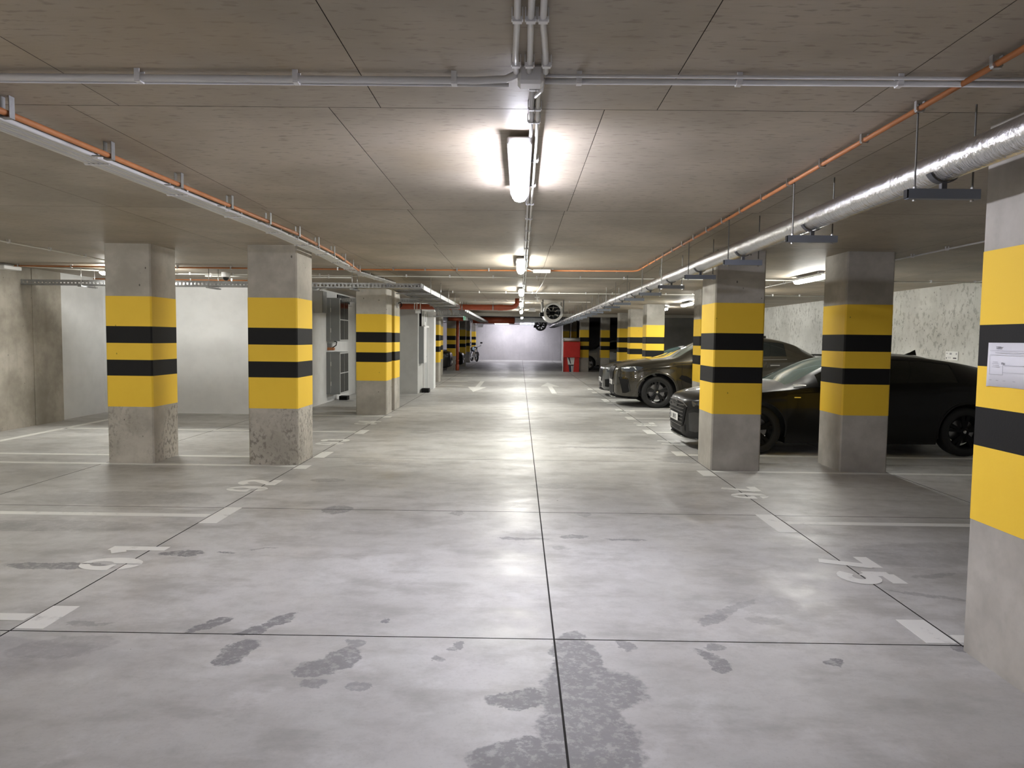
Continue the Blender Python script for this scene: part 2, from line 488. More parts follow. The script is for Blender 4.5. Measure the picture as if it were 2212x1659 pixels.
# ------------------------------------------------------------------ floor
floor = boxo('floor', (-8.6, 8.3, -8.0, 54.5, -0.30, -0.003), 'joint')
tag(floor, None, None, None, 'structure')
FX = [-8.6, -5.08, -2.70, 0.20, 2.345, 4.52, 8.3]
FY = [-8.0, -5.0, -2.1, 0.85, 3.745, 6.555, 9.40, 12.3, 15.2, 18.1, 21.0, 23.9, 26.8, 29.7, 32.6, 36.2, 40.0, 44.0, 48.0, 54.5]
G = 0.005
for i in range(len(FX) - 1):
    for j in range(len(FY) - 1):
        slab('floor_slab', (FX[i] + G, FX[i + 1] - G, FY[j] + G, FY[j + 1] - G, -0.0028, 0.0), 'floor', 'joint', floor)


# painted marks on the floor
def mark(name, b, label=None):
    o = boxo(name, (*b, 0.0002, 0.0022), 'fpaint', floor)
    if label:
        o['label'] = label
    return o


def stroke(bm, pts, th, z=0.0022):
    """a flat painted stroke through 2-D points"""
    P = [Vector((p[0], p[1])) for p in pts]
    L, R_ = [], []
    for i, p in enumerate(P):
        d0 = (P[i] - P[i - 1]).normalized() if i else None
        d1 = (P[i + 1] - P[i]).normalized() if i < len(P) - 1 else None
        d = d1 if d0 is None else d0 if d1 is None else (d0 + d1).normalized()
        k = 1.0
        if d0 is not None and d1 is not None:
            k = 1.0 / max(0.5, d.dot(d1))
        nrm = Vector((-d.y, d.x)) * th * 0.5 * k
        L.append(bm.verts.new((*(p + nrm), z)))
        R_.append(bm.verts.new((*(p - nrm), z)))
    for i in range(len(P) - 1):
        bm.faces.new((L[i], R_[i], R_[i + 1], L[i + 1]))


def arc(cx, cy, rx, ry, a0, a1, n=14):
    return [(cx + rx * math.cos(math.radians(a0 + (a1 - a0) * i / n)), cy + ry * math.sin(math.radians(a0 + (a1 - a0) * i / n))) for i in range(n + 1)]


# strokes in a 0.27 x 0.42 cell, stencil cuts left between strokes
DIG = {
    '1': [[(0.17, 0.0), (0.17, 0.42)], [(0.17, 0.37), (0.06, 0.30)]],
    '2': [arc(0.135, 0.285, 0.095, 0.095, 165, -45, 12) + [(0.04, 0.045)], [(0.0, 0.04), (0.27, 0.04)]],
    '3': [arc(0.13, 0.305, 0.09, 0.075, 160, -80, 10), arc(0.13, 0.125, 0.10, 0.085, 80, -160, 10)],
    '4': [[(0.19, 0.0), (0.19, 0.42)], [(0.16, 0.40), (0.0, 0.13), (0.27, 0.13)]],
    '5': [[(0.25, 0.38), (0.06, 0.38)], [(0.06, 0.40), (0.05, 0.21)], arc(0.125, 0.14, 0.10, 0.10, 140, -150, 16)],
    '7': [[(0.0, 0.38), (0.255, 0.38)], [(0.225, 0.36), (0.10, 0.0)]],
    '8': [arc(0.135, 0.305, 0.08, 0.075, 80, -260, 18), arc(0.135, 0.125, 0.095, 0.085, 80, -260, 18)],
    'U': [[(0.03, 0.42), (0.03, 0.12), (0.08, 0.03), (0.19, 0.03), (0.24, 0.12), (0.24, 0.42)]],
    'N': [[(0.03, 0.0), (0.03, 0.42), (0.24, 0.0), (0.24, 0.42)]],
    'V': [[(0.01, 0.42), (0.135, 0.0), (0.26, 0.42)]],
    'I': [[(0.13, 0.0), (0.13, 0.42)]],
    '0': [arc(0.135, 0.21, 0.095, 0.17, 80, 280, 14), arc(0.135, 0.21, 0.095, 0.17, 100, -80, 14)],
}


def nine_pieces():
    """stencilled nine as three plates: lists of (v, u inner, u outer)"""
    def row(v, sg):
        uo = 0.14 * math.sqrt(max(0.0, 1 - ((v - 0.21) / 0.21) ** 2))
        h = 1 - ((v - 0.275) / 0.078) ** 2
        ui = max(0.011, 0.052 * math.sqrt(h) if h > 0 else 0.0)
        return (v, 0.135 + sg * min(ui, uo), 0.135 + sg * uo)
    A = [row(0.42 * k / 28, 1) for k in range(29)]
    B = [row(0.165 + 0.255 * k / 18, -1) for k in range(19)]
    C_ = [row(0.105 * k / 8, -1) for k in range(9)]
    return A, B, C_


def bay_number(txt, side, yc):
    bm = BM()
    for k, ch in enumerate(txt):
        if ch in '69':
            for piece in nine_pieces():
                prev = None
                for (v, ua, ub) in piece:
                    if ch == '6':
                        v, ua, ub = 0.42 - v, 0.27 - ua, 0.27 - ub
                    sh = k * 0.335 - (len(txt) * 0.335 - 0.065) / 2
                    q = [((-2.59 - v, yc + u + sh, 0.002) if side < 0 else (2.19 + v * 0.9, yc - u - sh, 0.002)) for u in (ua, ub)]
                    cur = [bm.verts.new(c) for c in q]
                    if prev:
                        bm.faces.new((prev[0], prev[1], cur[1], cur[0]))
                    prev = cur
            continue
        for si, st in enumerate(DIG[ch]):
            pts = []
            for (u, v) in st:
                uu_ = u + k * 0.335 - (len(txt) * 0.335 - 0.065) / 2
                # reading direction and upright of the digits: seen by someone in the aisle facing the bay
                pts.append((-2.59 - v, yc + uu_) if side < 0 else (2.19 + v * 0.9, yc - uu_))
            stroke(bm, pts, 0.098, 0.0018 + 0.0004 * si)
    o = build('bay_number', bm, 'fpaint', floor)
    o['label'] = 'white stencilled bay number %s on the floor' % txt


for t, y in (('91', 5.05), ('92', 7.55), ('93', 10.8), ('94', 13.3)):
    bay_number(t, -1, y)
for t, y in (('75', 5.0), ('76', 7.55), ('77', 11.2), ('78', 13.6), ('79', 15.95), ('80', 18.2)):
    bay_number(t, 1, y)

LW = 0.10
for (ya, yb, yl) in ((3.77, 4.10, 3.93), (6.0, 6.57, 6.26), (8.55, 8.80, 8.74), (9.36, 9.86, 9.38), (11.75, 12.25, 11.98), (14.2, 14.46, 14.44), (16.8, 17.3, 17.05), (19.1, 19.6, 19.3)):
    if yl < 15:
        mark('painted_bay_tick', (-2.70 + 0.006, -2.54, ya, yb))
        mark('painted_bay_line', (-7.6, -2.72, yl - LW / 2, yl + LW / 2))
for (ya, yb, yl) in ((3.77, 4.09, 3.83), (5.97, 6.58, 6.29), (8.45, 8.80, 8.75), (9.92, 10.30, 10.0), (12.2, 12.75, 12.45), (14.4, 14.9, 14.65), (16.05, 16.5, 16.3), (18.4, 18.9, 18.6), (19.0, 19.3, 19.14), (21.4, 21.8, 21.6), (22.9, 23.3, 23.1)):
    mark('painted_bay_tick', (2.175, 2.335, ya, yb))
    mark('painted_bay_line', (2.36, 7.3, yl - LW / 2, yl + LW / 2))
mark('painted_bay_line', (-7.66, -7.54, 10.0, 14.40))
mark('painted_bay_line', (-7.6, -4.7, 14.34, 14.44))
for y in (24.0, 26.4, 28.8, 31.2):
    mark('painted_bay_line', (-3.6, -1.9, y, y + 0.16))


def arrow(x, y, sgn, label):
    """sgn +1 points away down the aisle, -1 towards the camera"""
    bm = BM()
    q = lambda a, b: (x + a, y + sgn * b, 0.0022)
    quad(bm, [q(-0.075, -2.6), q(0.075, -2.6), q(0.075, 0.5), q(-0.075, 0.5)])
    f = [q(-0.32, 0.5), q(0.32, 0.5), q(0.0, 2.7)]
    bm.faces.new([bm.verts.new(v) for v in f])
    build('direction_arrow', bm, 'fpaint', floor)['label'] = label


arrow(1.02, 23.6, 1, 'white arrow on the floor pointing down the aisle')
arrow(-1.36, 24.0, -1, 'white arrow on the floor pointing towards the camera')

# ------------------------------------------------------------------ ceiling
ceil = boxo('ceiling', (-8.6, 8.3, -8.0, 54.5, H + 0.004, H + 0.3), 'seam')
tag(ceil, None, None, None, 'structure')
rowsY = [-8.0, -5.2, -2.3, 0.6, 3.54, 6.3, 8.62, 11.25, 13.85, 16.4, 19.0, 21.6, 24.2, 26.8, 29.4, 32.0]
for j in range(len(rowsY) - 1):
    if j <= 3:
        bx = [-8.6, -6.0, -4.4, -1.94, -0.68, 0.64, 1.57, 4.1, 6.4, 8.3]
    else:
        s = [0, 0.03, -0.02][j % 3]
        bx = [-8.6, -6.1, -3.55, -2.22 + s, -0.93 - 0.05 * (j - 4) * (j < 8), 0.39 - 0.02 * (j - 4) * (j < 8), 2.0 + s, 4.6, 6.4, 8.3]
    for i in range(len(bx) - 1):
        slab('ceiling_panel', (bx[i] + 0.0018, bx[i + 1] - 0.0018, rowsY[j] + 0.0024, rowsY[j + 1] - 0.0024, H, H + 0.02), 'ceil', 'seam', ceil)
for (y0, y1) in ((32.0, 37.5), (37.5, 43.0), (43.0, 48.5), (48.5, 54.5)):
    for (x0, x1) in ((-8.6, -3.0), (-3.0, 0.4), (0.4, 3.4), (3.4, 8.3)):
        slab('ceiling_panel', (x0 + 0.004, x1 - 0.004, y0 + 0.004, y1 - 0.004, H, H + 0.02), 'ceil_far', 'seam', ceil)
tag(boxo('trim_1', (-8.35, 8.0, 31.6, 32.1, 2.555, H), 'beam'), 'pale downstand beam across the whole garage', None, None, 'structure')

# ------------------------------------------------------------------ walls
def wall(name, b, mat, label=None):
    return tag(boxo(name, b, mat), label, None, None, 'structure')


wl = wall('wall_left', (-8.60, -8.36, -8.0, 14.75, 0, H), 'plaster')
for (y0, y1, d) in ((-8.0, -4.0, 0), (-4.0, 0.0, 0.0), (0.0, 4.0, 0), (4.0, 8.0, 0), (8.0, 12.29, 0.0), (12.29, 13.06, 0.012)):
    boxo('concrete_panel', (-8.37, -8.30 + d, y0 + 0.0005, y1 - 0.0005, 0, H - 0.002), 'wallc', wl)
wall('wall_left_back', (-8.36, -4.62, 14.50, 14.75, 0, H), 'plaster')
wall('wall_left_inner', (-4.85, -4.62, 14.75, 20.3, 0, H), 'plaster')
wall('wall_left_block', (-4.85, -2.86, 20.3, 22.9, 0, H), 'plasterg')
wall('wall_left_end', (-8.6, -8.3, 22.0, 54.2, 0, H), 'plaster')
wall('wall_left_far', (-8.6, -3.3, 22.9, 23.0, 0, H), 'plaster')
wr = wall('wall_right', (8.0, 8.3, -8.0, 31.6, 0, H), 'wallr')
wall('wall_right_far', (5.6, 8.3, 31.6, 32.0, 0, 2.56), 'wallk')
wall('wall_right_end', (8.0, 8.3, 32.0, 54.2, 0, H), 'wallk')
wall('wall_back', (-8.6, 8.3, -8.3, -8.0, 0, H), 'wallc')
wf = wall('wall_front', (-8.6, 8.3, 53.2, 53.5, 0, H), 'wallf')
for (x0, x1) in ((-3.15, -1.65), (-1.65, 1.0), (1.0, 3.0)):
    boxo('concrete_panel', (x0 + 0.006, x1 - 0.006, 53.18, 53.2, 0.0, 2.66), 'wallf', wf)
wall('wall_right_return', (3.05, 3.3, 46.0, 53.2, 0, H), 'plasterg')

# ------------------------------------------------------------------ columns
BANDS = [('yellow_band', 0.695, 1.075, 'yel'), ('black_band', 1.075, 1.27, 'blk'), ('yellow_band', 1.27, 1.475, 'yel'), ('black_band', 1.475, 1.68, 'blk'), ('yellow_band', 1.68, 2.045, 'yel')]


def column(x0, x1, y0, y1, label, mat='col', dz=0.0, h=H):
    r = empty('concrete_column', ((x0 + x1) / 2, (y0 + y1) / 2, 0))
    tag(r, label, 'column', 'yellow and black banded columns', 'thing')
    hx, hy = (x1 - x0) / 2, (y1 - y0) / 2

    def ring(hx, hy, c, z):
        return [(-hx + c, -hy, z), (hx - c, -hy, z), (hx, -hy + c, z), (hx, hy - c, z), (hx - c, hy, z), (-hx + c, hy, z), (-hx, hy - c, z), (-hx, -hy + c, z)]

    def prism(name, e, z0, z1, m):
        bm = BM()
        a = [bm.verts.new(p) for p in ring(hx + e, hy + e, 0.016, z0)]
        b = [bm.verts.new(p) for p in ring(hx + e, hy + e, 0.016, z1)]
        for k in range(8):
            bm.faces.new((a[k], a[(k + 1) % 8], b[(k + 1) % 8], b[k]))
        bm.faces.new(a[::-1])
        bm.faces.new(b)
        return build(name, bm, m, r)
    prism('shaft', 0, 0, h, mat)
    for (nm, z0, z1, m) in BANDS:
        prism(nm, 0.0016, z0 + dz, z1 + dz, m)
    return r


near_r = column(2.315, 2.95, 3.06, 3.70, 'banded concrete column with a white paper notice taped on it, closest to the camera')
column(-3.32, -2.70, 3.04, 3.69, 'banded concrete column cut off by the edge of the picture opposite the noticed column')
column(-3.315, -2.71, 8.81, 9.46, 'blotched banded column beside floor number 92, aisle side of its pair', 'colb')
column(-5.055, -4.49, 8.81, 9.46, 'blotched banded column in front of the white back wall, wall side of its pair', 'colb')
column(2.355, 2.955, 8.83, 9.48, 'banded column at the nose of the black saloon, beside floor number 76')
column(3.94, 4.515, 8.86, 9.52, 'banded column standing in front of the middle of the black saloon')
column(-3.32, -2.70, 14.67, 15.28, 'banded column with grey foot next to the meter cabinets, front one of a tight pair')
column(-3.35, -2.70, 15.68, 16.3, 'banded column close behind another, only its lit side shows past the dark slot')
column(3.84, 4.45, 15.55, 16.15, 'banded column mostly hidden between the olive car and the column before it')
column(3.86, 4.42, 22.3, 22.95, 'brightly lit banded column above the olive car, widest of three in a row')
column(3.93, 4.5, 26.0, 26.6, 'brightly lit banded column above the olive car, middle of three in a row')
column(4.05, 4.6, 29.75, 30.35, 'brightly lit banded column above the grey car, slimmest of three in a row')
column(2.93, 3.37, 35.45, 36.0, 'grey-footed banded column directly beside the red cabinet')
column(3.96, 4.39, 35.5, 36.05, 'banded column standing in front of the door of the silver car')
column(2.50, 2.86, 42.0, 42.5, 'dim banded column showing above the silver roll of the red cabinet, darker half')
column(3.02, 3.36, 43.0, 43.5, 'dim banded column showing above the silver roll of the red cabinet, paler half')
column(-3.3, -2.76, 23.25, 23.75, 'lit banded column edge beyond the grey wall block, first of three')
column(-3.5, -2.89, 25.9, 26.5, 'lit banded column edge beyond the grey wall block, second of three')
column(-3.85, -3.25, 30.0, 30.7, 'lit banded column edge beyond the grey wall block, third of three')
column(-3.57, -3.16, 35.4, 35.9, 'banded column just behind the upright red pipe')
column(-3.37, -3.03, 40.4, 40.9, 'dim banded column between the red pipe and the dark-footed column')
column(-3.62, -3.23, 46.8, 47.3, 'dim banded column with dark foot beside the motorcycle')
column(-3.42, -3.13, 51.2, 51.7, 'bright banded column at the far wall right behind the motorcycle')

# notice taped to the near column (aisle face, x = 2.315)
nt = empty('paper_notice', (2.3125, 3.45, 1.38))
tag(nt, 'white paper notice with faint printed table taped on the banded column', 'notice')
bm = BM()
NY = 12
for k in range(NY):
    pass
vs = []
for k in range(NY + 1):
    y = 0.155 - 0.31 * k / NY
    bow = -0.004 - 0.004 * math.sin(k * 0.7)
    vs.append((bm.verts.new((bow, y, 0.0 - 0.004 * (k == 0))), bm.verts.new((bow * 0.5, y, 0.212))))
for k in range(NY):
    bm.faces.new((vs[k][0], vs[k + 1][0], vs[k + 1][1], vs[k][1]))
r = bmesh.ops.extrude_face_region(bm, geom=list(bm.faces))
for v in [g for g in r['geom'] if isinstance(g, bmesh.types.BMVert)]:
    v.co.x += 0.0012
build('sheet', bm, 'paper', nt, True)


def print_bar(y0, y1, z0, z1, mat='print'):
    boxo('printed_line', (-0.0096, -0.0090, y0, y1, z0, z1), mat, nt)


print_bar(0.05, 0.085, 0.190, 0.194)
print_bar(0.053, 0.083, 0.183, 0.187)
print_bar(-0.15, 0.13, 0.1735, 0.1745)
print_bar(-0.12, 0.09, 0.163, 0.1645)
for (z) in (0.153, 0.058):
    print_bar(-0.15 if z > 0.1 else 0.03, 0.127, z, z + 0.0012)
for y in (0.127, 0.03):
    print_bar(y - 0.0008, y + 0.0008, 0.058, 0.153 if y > 0.1 else 0.105)
print_bar(-0.15, 0.03, 0.104, 0.1055)
print_bar(-0.15, 0.03, 0.070, 0.071)
for k, z in enumerate((0.118, 0.110, 0.102, 0.094)):
    print_bar(0.07 - 0.006 * k, 0.105 + 0.004 * (k % 2), z, z + 0.0014)
print_bar(0.03, 0.042, 0.108, 0.118)
for y in (0.12, 0.07, 0.02, -0.05):
    print_bar(y - 0.012, y + 0.005, 0.03, 0.0313)

# sign on the pale wall
sg = empty('wall_sign', (7.99, 13.5, 1.28))
tag(sg, 'small white sign with dark print on the pale wall above the black saloon', 'sign')
boxo('plate', (-0.006, 0.006, -0.19, 0.19, 0, 0.16), 'white', sg)
for (y0, y1, z0, z1, mt) in ((0.12, 0.17, 0.118, 0.132, 'print'), (0.0, 0.06, 0.10, 0.135, 'print'), (-0.16, -0.13, 0.10, 0.135, 'print'), (0.15, 0.17, 0.02, 0.05, 'printd'), (0.02, 0.12, 0.05, 0.056, 'print'), (0.02, 0.11, 0.035, 0.041, 'print'), (-0.15, -0.05, 0.028, 0.048, 'printd')):
    boxo('printed_mark', (-0.0085, -0.006, y0, y1, z0, z1), mt, sg)

# ------------------------------------------------------------------ lamps
def lamp(x, y, label, mat, along='y', L=1.42, z=2.60, body=True):
    r = empty('batten_lamp', (x, y, z), 0 if along == 'y' else math.pi / 2)
    tag(r, label, 'lamp', 'linear lamps under the ceiling', 'thing')
    bm = BM()
    prof = [(-0.050, 0.004), (-0.054, -0.004), (-0.050, -0.018), (-0.034, -0.040), (0, -0.049), (0.034, -0.040), (0.050, -0.018), (0.054, -0.004), (0.050, 0.004)]
    st = [(-L / 2, 0.55), (-L / 2 + 0.025, 0.86), (-L / 2 + 0.07, 1.0), (L / 2 - 0.07, 1.0), (L / 2 - 0.025, 0.86), (L / 2, 0.55)]
    rings = [[bm.verts.new((px * s, t, 0.004 + (pz - 0.004) * s)) for (px, pz) in prof] for (t, s) in st]
    for a, b in zip(rings, rings[1:]):
        for k in range(len(prof) - 1):
            bm.faces.new((a[k], a[k + 1], b[k + 1], b[k]))
        bm.faces.new((a[-1], a[0], b[0], b[-1]))
    bm.faces.new(rings[0][::-1])
    bm.faces.new(rings[-1])
    build('diffuser', bm, mat, r, True)
    bm = BM()
    box(bm, -0.066, 0.066, -L / 2 + 0.01, L / 2 - 0.01, 0.0045, 0.045, 0.008)
    build('housing', bm, 'housing', r)
    for s in (-1, 1):
        boxo('mounting_clip', (-0.045, 0.045, s * L * 0.36 - 0.02, s * L * 0.36 + 0.02, 0.045, H - z), 'clip', r)
    return r


lamp(-0.015, -1.3, 'cool linear lamp over the aisle behind the camera', 'lamp_c')
lamp(-0.015, 4.58, 'big bright linear lamp beside the twin conduits, first ahead over the aisle', 'lamp_c')
lamp(0.0, 10.35, 'bright lamp over the aisle just before the orange cross pipe, second ahead', 'lamp_n')
lamp(0.02, 16.15, 'bright lamp over the aisle beyond the thin white cross pipe, third ahead', 'lamp_n')
lamp(0.03, 22.0, 'small bright lamp over the aisle past the red pipe elbow, fourth ahead', 'lamp_n')
lamp(0.04, 27.9, 'small bright lamp over the aisle in front of the beam, fifth ahead', 'lamp_n')
lamp(0.08, 33.8, 'tiny bright lamp over the aisle behind the beam, sixth ahead', 'lamp_s', L=0.6, z=2.55)
lamp(4.67, 11.85, 'bright slanting linear lamp between the two banded columns near the pale wall', 'lamp_s', L=1.2)
lamp(4.70, 20.6, 'bright linear lamp above the silver car, nearer of two in line', 'lamp_r', L=1.2)
lamp(4.72, 24.0, 'round-looking bright lamp beside the lit columns, further of two in line', 'lamp_s', L=0.9)
lamp(4.70, 16.2, 'linear lamp hidden behind the banded column over the parked cars', 'lamp_s', L=1.2)
lamp(-6.35, 12.0, 'linear lamp hidden behind the blotched column before the white wall', 'lamp_s', 'x', 1.2)
lamp(-6.2, 4.4, 'unseen linear fill lamp added over the empty bays ahead of the camera', 'lamp_s', 'x', 1.0)  # fill lamp added out of view to brighten the empty-bay side
lamp(-6.2, 1.6, 'linear lamp over the empty bays beside the camera', 'lamp_s', 'x', 1.2)
lamp(-5.9, 49.0, 'linear lamp over the end bays behind the motorcycle', 'lamp_f', 'x', 1.4)
lamp(0.5, 51.8, 'unseen lamp added behind the flat grey duct to brighten the far end wall', 'lamp_f', 'x', 1.0, z=2.64)  # added lamp, tucked behind the duct, that lights the far wall unseen
lamp(-1.3, 51.8, 'unseen lamp added behind the dim red pipe to brighten the far end wall', 'lamp_f', 'x', 1.0, z=2.64)  # second unseen lamp added for the brightness of the far wall


# ------------------------------------------------------------------ conduits
def conduit(name, pts, r, mat, label, group, clips, clipmat='clip', cw=0.022, seg=8, cat='pipe', style='ring'):
    """pts: path. clips: list of (point, axis) where the pipe is held to the ceiling"""
    root = empty(name, pts[0])
    tag(root, label, cat, group)
    o = Vector(pts[0])
    bm = BM()
    tube(bm, [Vector(p) - o for p in pts], r, seg)
    build('tube', bm, mat, root, True)
    for (p, ax) in clips:
        p = Vector(p) - o
        top = H - o.z
        bm = BM()
        a, e = cw / 2, r + 0.004
        if ax == 'x':
            box(bm, p.x - a, p.x + a, p.y - e, p.y + e, p.z - e, p.z + 0.002)
            box(bm, p.x - a, p.x + a, p.y - e - 0.004, p.y - e, p.z - e * 0.6, top)
            box(bm, p.x - a, p.x + a, p.y + e, p.y + e + 0.004, p.z - e * 0.6, top)
        else:
            box(bm, p.x - e, p.x + e, p.y - a, p.y + a, p.z - e, p.z + 0.002)
            box(bm, p.x - e - 0.004, p.x - e, p.y - a, p.y + a, p.z - e * 0.6, top)
            box(bm, p.x + e, p.x + e + 0.004, p.y - a, p.y + a, p.z - e * 0.6, top)
        build('clip', bm, clipmat, root)
    return root


def along_x(y, z, x0, x1, step, ph=0.0):
    return [((x, y, z), 'x') for x in np.arange(x0 + ph, x1, step)]


def along_y(x, z, y0, y1, step, ph=0.0):
    return [((x, y, z), 'y') for y in np.arange(y0 + ph, y1, step)]


ZC = H - 0.032
# near cross conduits
conduit('conduit', [(-8.3, 3.07, ZC), (-0.20, 3.07, ZC), (-0.07, 3.05, ZC), (-0.025, 2.99, ZC)], 0.0155, 'pvc', 'thick grey conduit across the ceiling ahead, empty-bay half, nearer of the pair', None, along_x(3.07, ZC, -8.0, -0.2, 0.655, 0.51))
conduit('conduit', [(-8.3, 3.102, ZC - 0.006), (-0.06, 3.102, ZC - 0.006)], 0.008, 'pvc', 'thin grey conduit hugging the thick one across the ceiling, empty-bay half', None, [])
conduit('conduit', [(0.09, 3.07, ZC), (8.0, 3.05, ZC)], 0.0125, 'pvc', 'thick grey conduit across the ceiling ahead, on the side with the parked cars', None, along_x(3.06, ZC, 0.1, 8, 0.655, 0.13))
conduit('conduit', [(0.09, 3.04, ZC + 0.012), (8.0, 3.02, ZC + 0.012)], 0.007, 'pvc', 'thin grey conduit hugging the thick one across the ceiling, parked-car half', None, [])
# three overhead then two
for k, (xs, nm) in enumerate((([-0.02, -0.018, -0.022, -0.03, -0.028], 'first'), ([0.025, 0.026, 0.023, 0.025, 0.024], 'middle'), ([0.062, 0.062, 0.064, 0.082, 0.09], 'last'))):
    ys = [-6.0, 2.1, 2.5, 2.78, 2.97]
    conduit('conduit', [(x, y, ZC) for x, y in zip(xs, ys)], 0.0115, 'pvc', '%s of three grey conduits overhead running into the junction box' % nm, None, [((xs[2], 2.48, ZC), 'y'), ((xs[4], 2.88, ZC), 'y')])
jb = boxo('junction_box', (-0.022, 0.082, 2.965, 3.05, H - 0.075, H), 'clip', None, 0.012)
tag(jb, 'small grey junction box where the overhead conduits meet', 'box')
for k, x in enumerate((0.036, 0.066)):
    nm = ('lamp-side', 'outer')[k]
    conduit('conduit', [(x, 3.05, ZC), (x + 0.008, 3.8, ZC), (x + 0.016, 8, ZC), (x + 0.02, 18, ZC), (x + 0.02, 34, ZC)], 0.0092, 'pvcw' if k else 'pvc', '%s one of the twin conduits running down the aisle beside the lamps' % nm, None,
            [((x + 0.004, y, ZC), 'y') for y in (3.15, 3.42, 3.62)] + along_y(x + 0.014, ZC, 4.4, 33, 0.7), cw=0.016)
conduit('conduit', [(0.082, 3.02, ZC - 0.01), (0.078, 3.12, ZC - 0.022), (0.055, 3.26, ZC)], 0.008, 'pvc', 'short grey conduit bend hooked over the junction box', None, [])

# bundle on the empty-bay side
off_ = lambda y: -0.03 - 0.02 * (9 - min(y, 9)) if y < 9 else -0.03
BY = [0.0, 3.4, 5.4, 7.4, 8.3, 9.2, 10.6, 12.0, 14.3]
bx_ = lambda y: float(np.interp(y, [0, 3.4, 7.4, 9.2, 12.0, 14.3], [-2.68, -2.575, -2.43, -2.46, -2.62, -2.44]))
ox_ = lambda y: float(np.interp(y, [0, 3.4, 7.2, 9.2, 11.9], [-2.52, -2.40, -2.235, -2.30, -2.56]))
for k in range(6):
    dx = -0.03 * k - 0.02
    conduit('conduit', [(bx_(y) + dx, y, ZC) for y in BY], 0.0125, 'pvcw' if k % 2 else 'pvc',
            '%s conduit from the orange pipe in the flat grey bundle along the empty bays' % ORD[k], None,
            [((bx_(y) + dx, y, ZC), 'y') for y in np.arange(2.6, 14, 0.98 if k else 0.9)], cw=0.018)
conduit('conduit', [(ox_(y), y, ZC - 0.045) for y in (0, 1.7, 3.4, 5.3, 7.2, 8.2, 9.2, 10.5, 11.4)], 0.016, 'orange', 'orange conduit running beside the flat grey bundle along the empty bays', None, [])
for k, y in enumerate(np.arange(3.42, 11.4, 0.78)):
    bm = BM()
    box(bm, -0.024, -0.020, -0.018, 0.018, -0.02, H - ZC + 0.045)
    box(bm, 0.020, 0.024, -0.018, 0.018, -0.02, H - ZC + 0.045)
    box(bm, -0.024, 0.024, -0.018, 0.018, -0.024, -0.019)
    box(bm, -0.095, -0.05, -0.012, 0.012, -0.005, 0.0)
    o = build('pipe_bracket', bm, 'galv', None, False, (ox_(y), y, ZC - 0.045))
    tag(o, '%s steel bracket from the camera on the orange conduit of the grey bundle' % ORD[k], 'bracket', 'brackets on the orange conduit')
# orange cross pipes and the run on the parked-car side
conduit('conduit', [(-8.3, 11.55, ZC), (-2.52, 11.55, ZC), (1.75, 11.35, ZC), (1.80, 11.2, ZC), (1.80, 1.0, ZC)], 0.0125, 'orange', 'orange conduit crossing the aisle ceiling and turning along the silver duct', None,
        along_x(11.55, ZC, -8, -2.6, 0.85) + [((x, 11.44, ZC), 'x') for x in np.arange(-2.0, 1.7, 0.5)] + along_y(1.80, ZC, 2.0, 11.2, 0.53, 0.32), 'nut', 0.02)
conduit('conduit', [(-8.3, 14.1, ZC), (-4.7, 14.1, ZC)], 0.0125, 'orange', 'orange conduit along the top of the white back wall', None, along_x(14.1, ZC, -8, -4.8, 0.8), 'nut')
conduit('conduit', [(-8.3, 11.35, ZC), (-7.4, 12.1, ZC), (-6.3, 12.75, ZC), (-2.0, 12.75, ZC), (8.0, 12.75, ZC)], 0.010, 'pvcw', 'thin white conduit crossing under the ceiling from the white wall past the slanting lamp', None, along_x(12.75, ZC, -6, 8, 0.76, 0.2))
conduit('conduit', [(-6.06, 6.0, ZC), (-6.02, 10.4, ZC), (-6.0, 12.7, ZC)], 0.010, 'pvcw', 'thin white conduit running along the ceiling over the empty bays', None, along_y(-6.03, ZC, 6.3, 12.6, 0.75))
conduit('conduit', [(-5.6, 12.9, ZC - 0.02), (-3.0, 12.9, ZC - 0.02)], 0.013, 'pvcw', 'short white conduit beside the dome camera before the white wall', None, along_x(12.9, ZC - 0.02, -5.5, -3.0, 0.7))
conduit('conduit', [(-2.3, 17.0, ZC), (8.0, 17.0, ZC)], 0.011, 'pvcw', 'white conduit crossing the ceiling in front of the red pipe', None, along_x(17.0, ZC, -2.2, 8, 0.62))
conduit('conduit', [(-2.3, 20.9, ZC), (2.0, 20.9, ZC)], 0.010, 'pvcw', 'white conduit crossing the ceiling at the jet fan', None, along_x(20.9, ZC, -2.2, 2, 0.9))
conduit('conduit', [(4.82, 2.0, ZC), (4.80, 11.0, ZC), (4.82, 18.0, ZC)], 0.010, 'pvc', 'grey conduit along the ceiling over the parked cars toward the slanting lamp', None, along_y(4.81, ZC, 4, 18, 0.72))
conduit('conduit', [(0.42, 11.45, ZC), (0.42, 14.2, ZC), (0.36, 17.0, ZC), (0.50, 20.6, ZC)], 0.007, 'pvcw', 'thin wandering white cable conduit leading to the jet fan', None, [])
conduit('conduit', [(-3.0, 51.0, 2.58), (3.0, 51.0, 2.58)], 0.02, 'black', 'dark conduit across the ceiling in front of the far end wall', None, along_x(51.0, 2.58, -2.6, 3, 1.4), 'black')

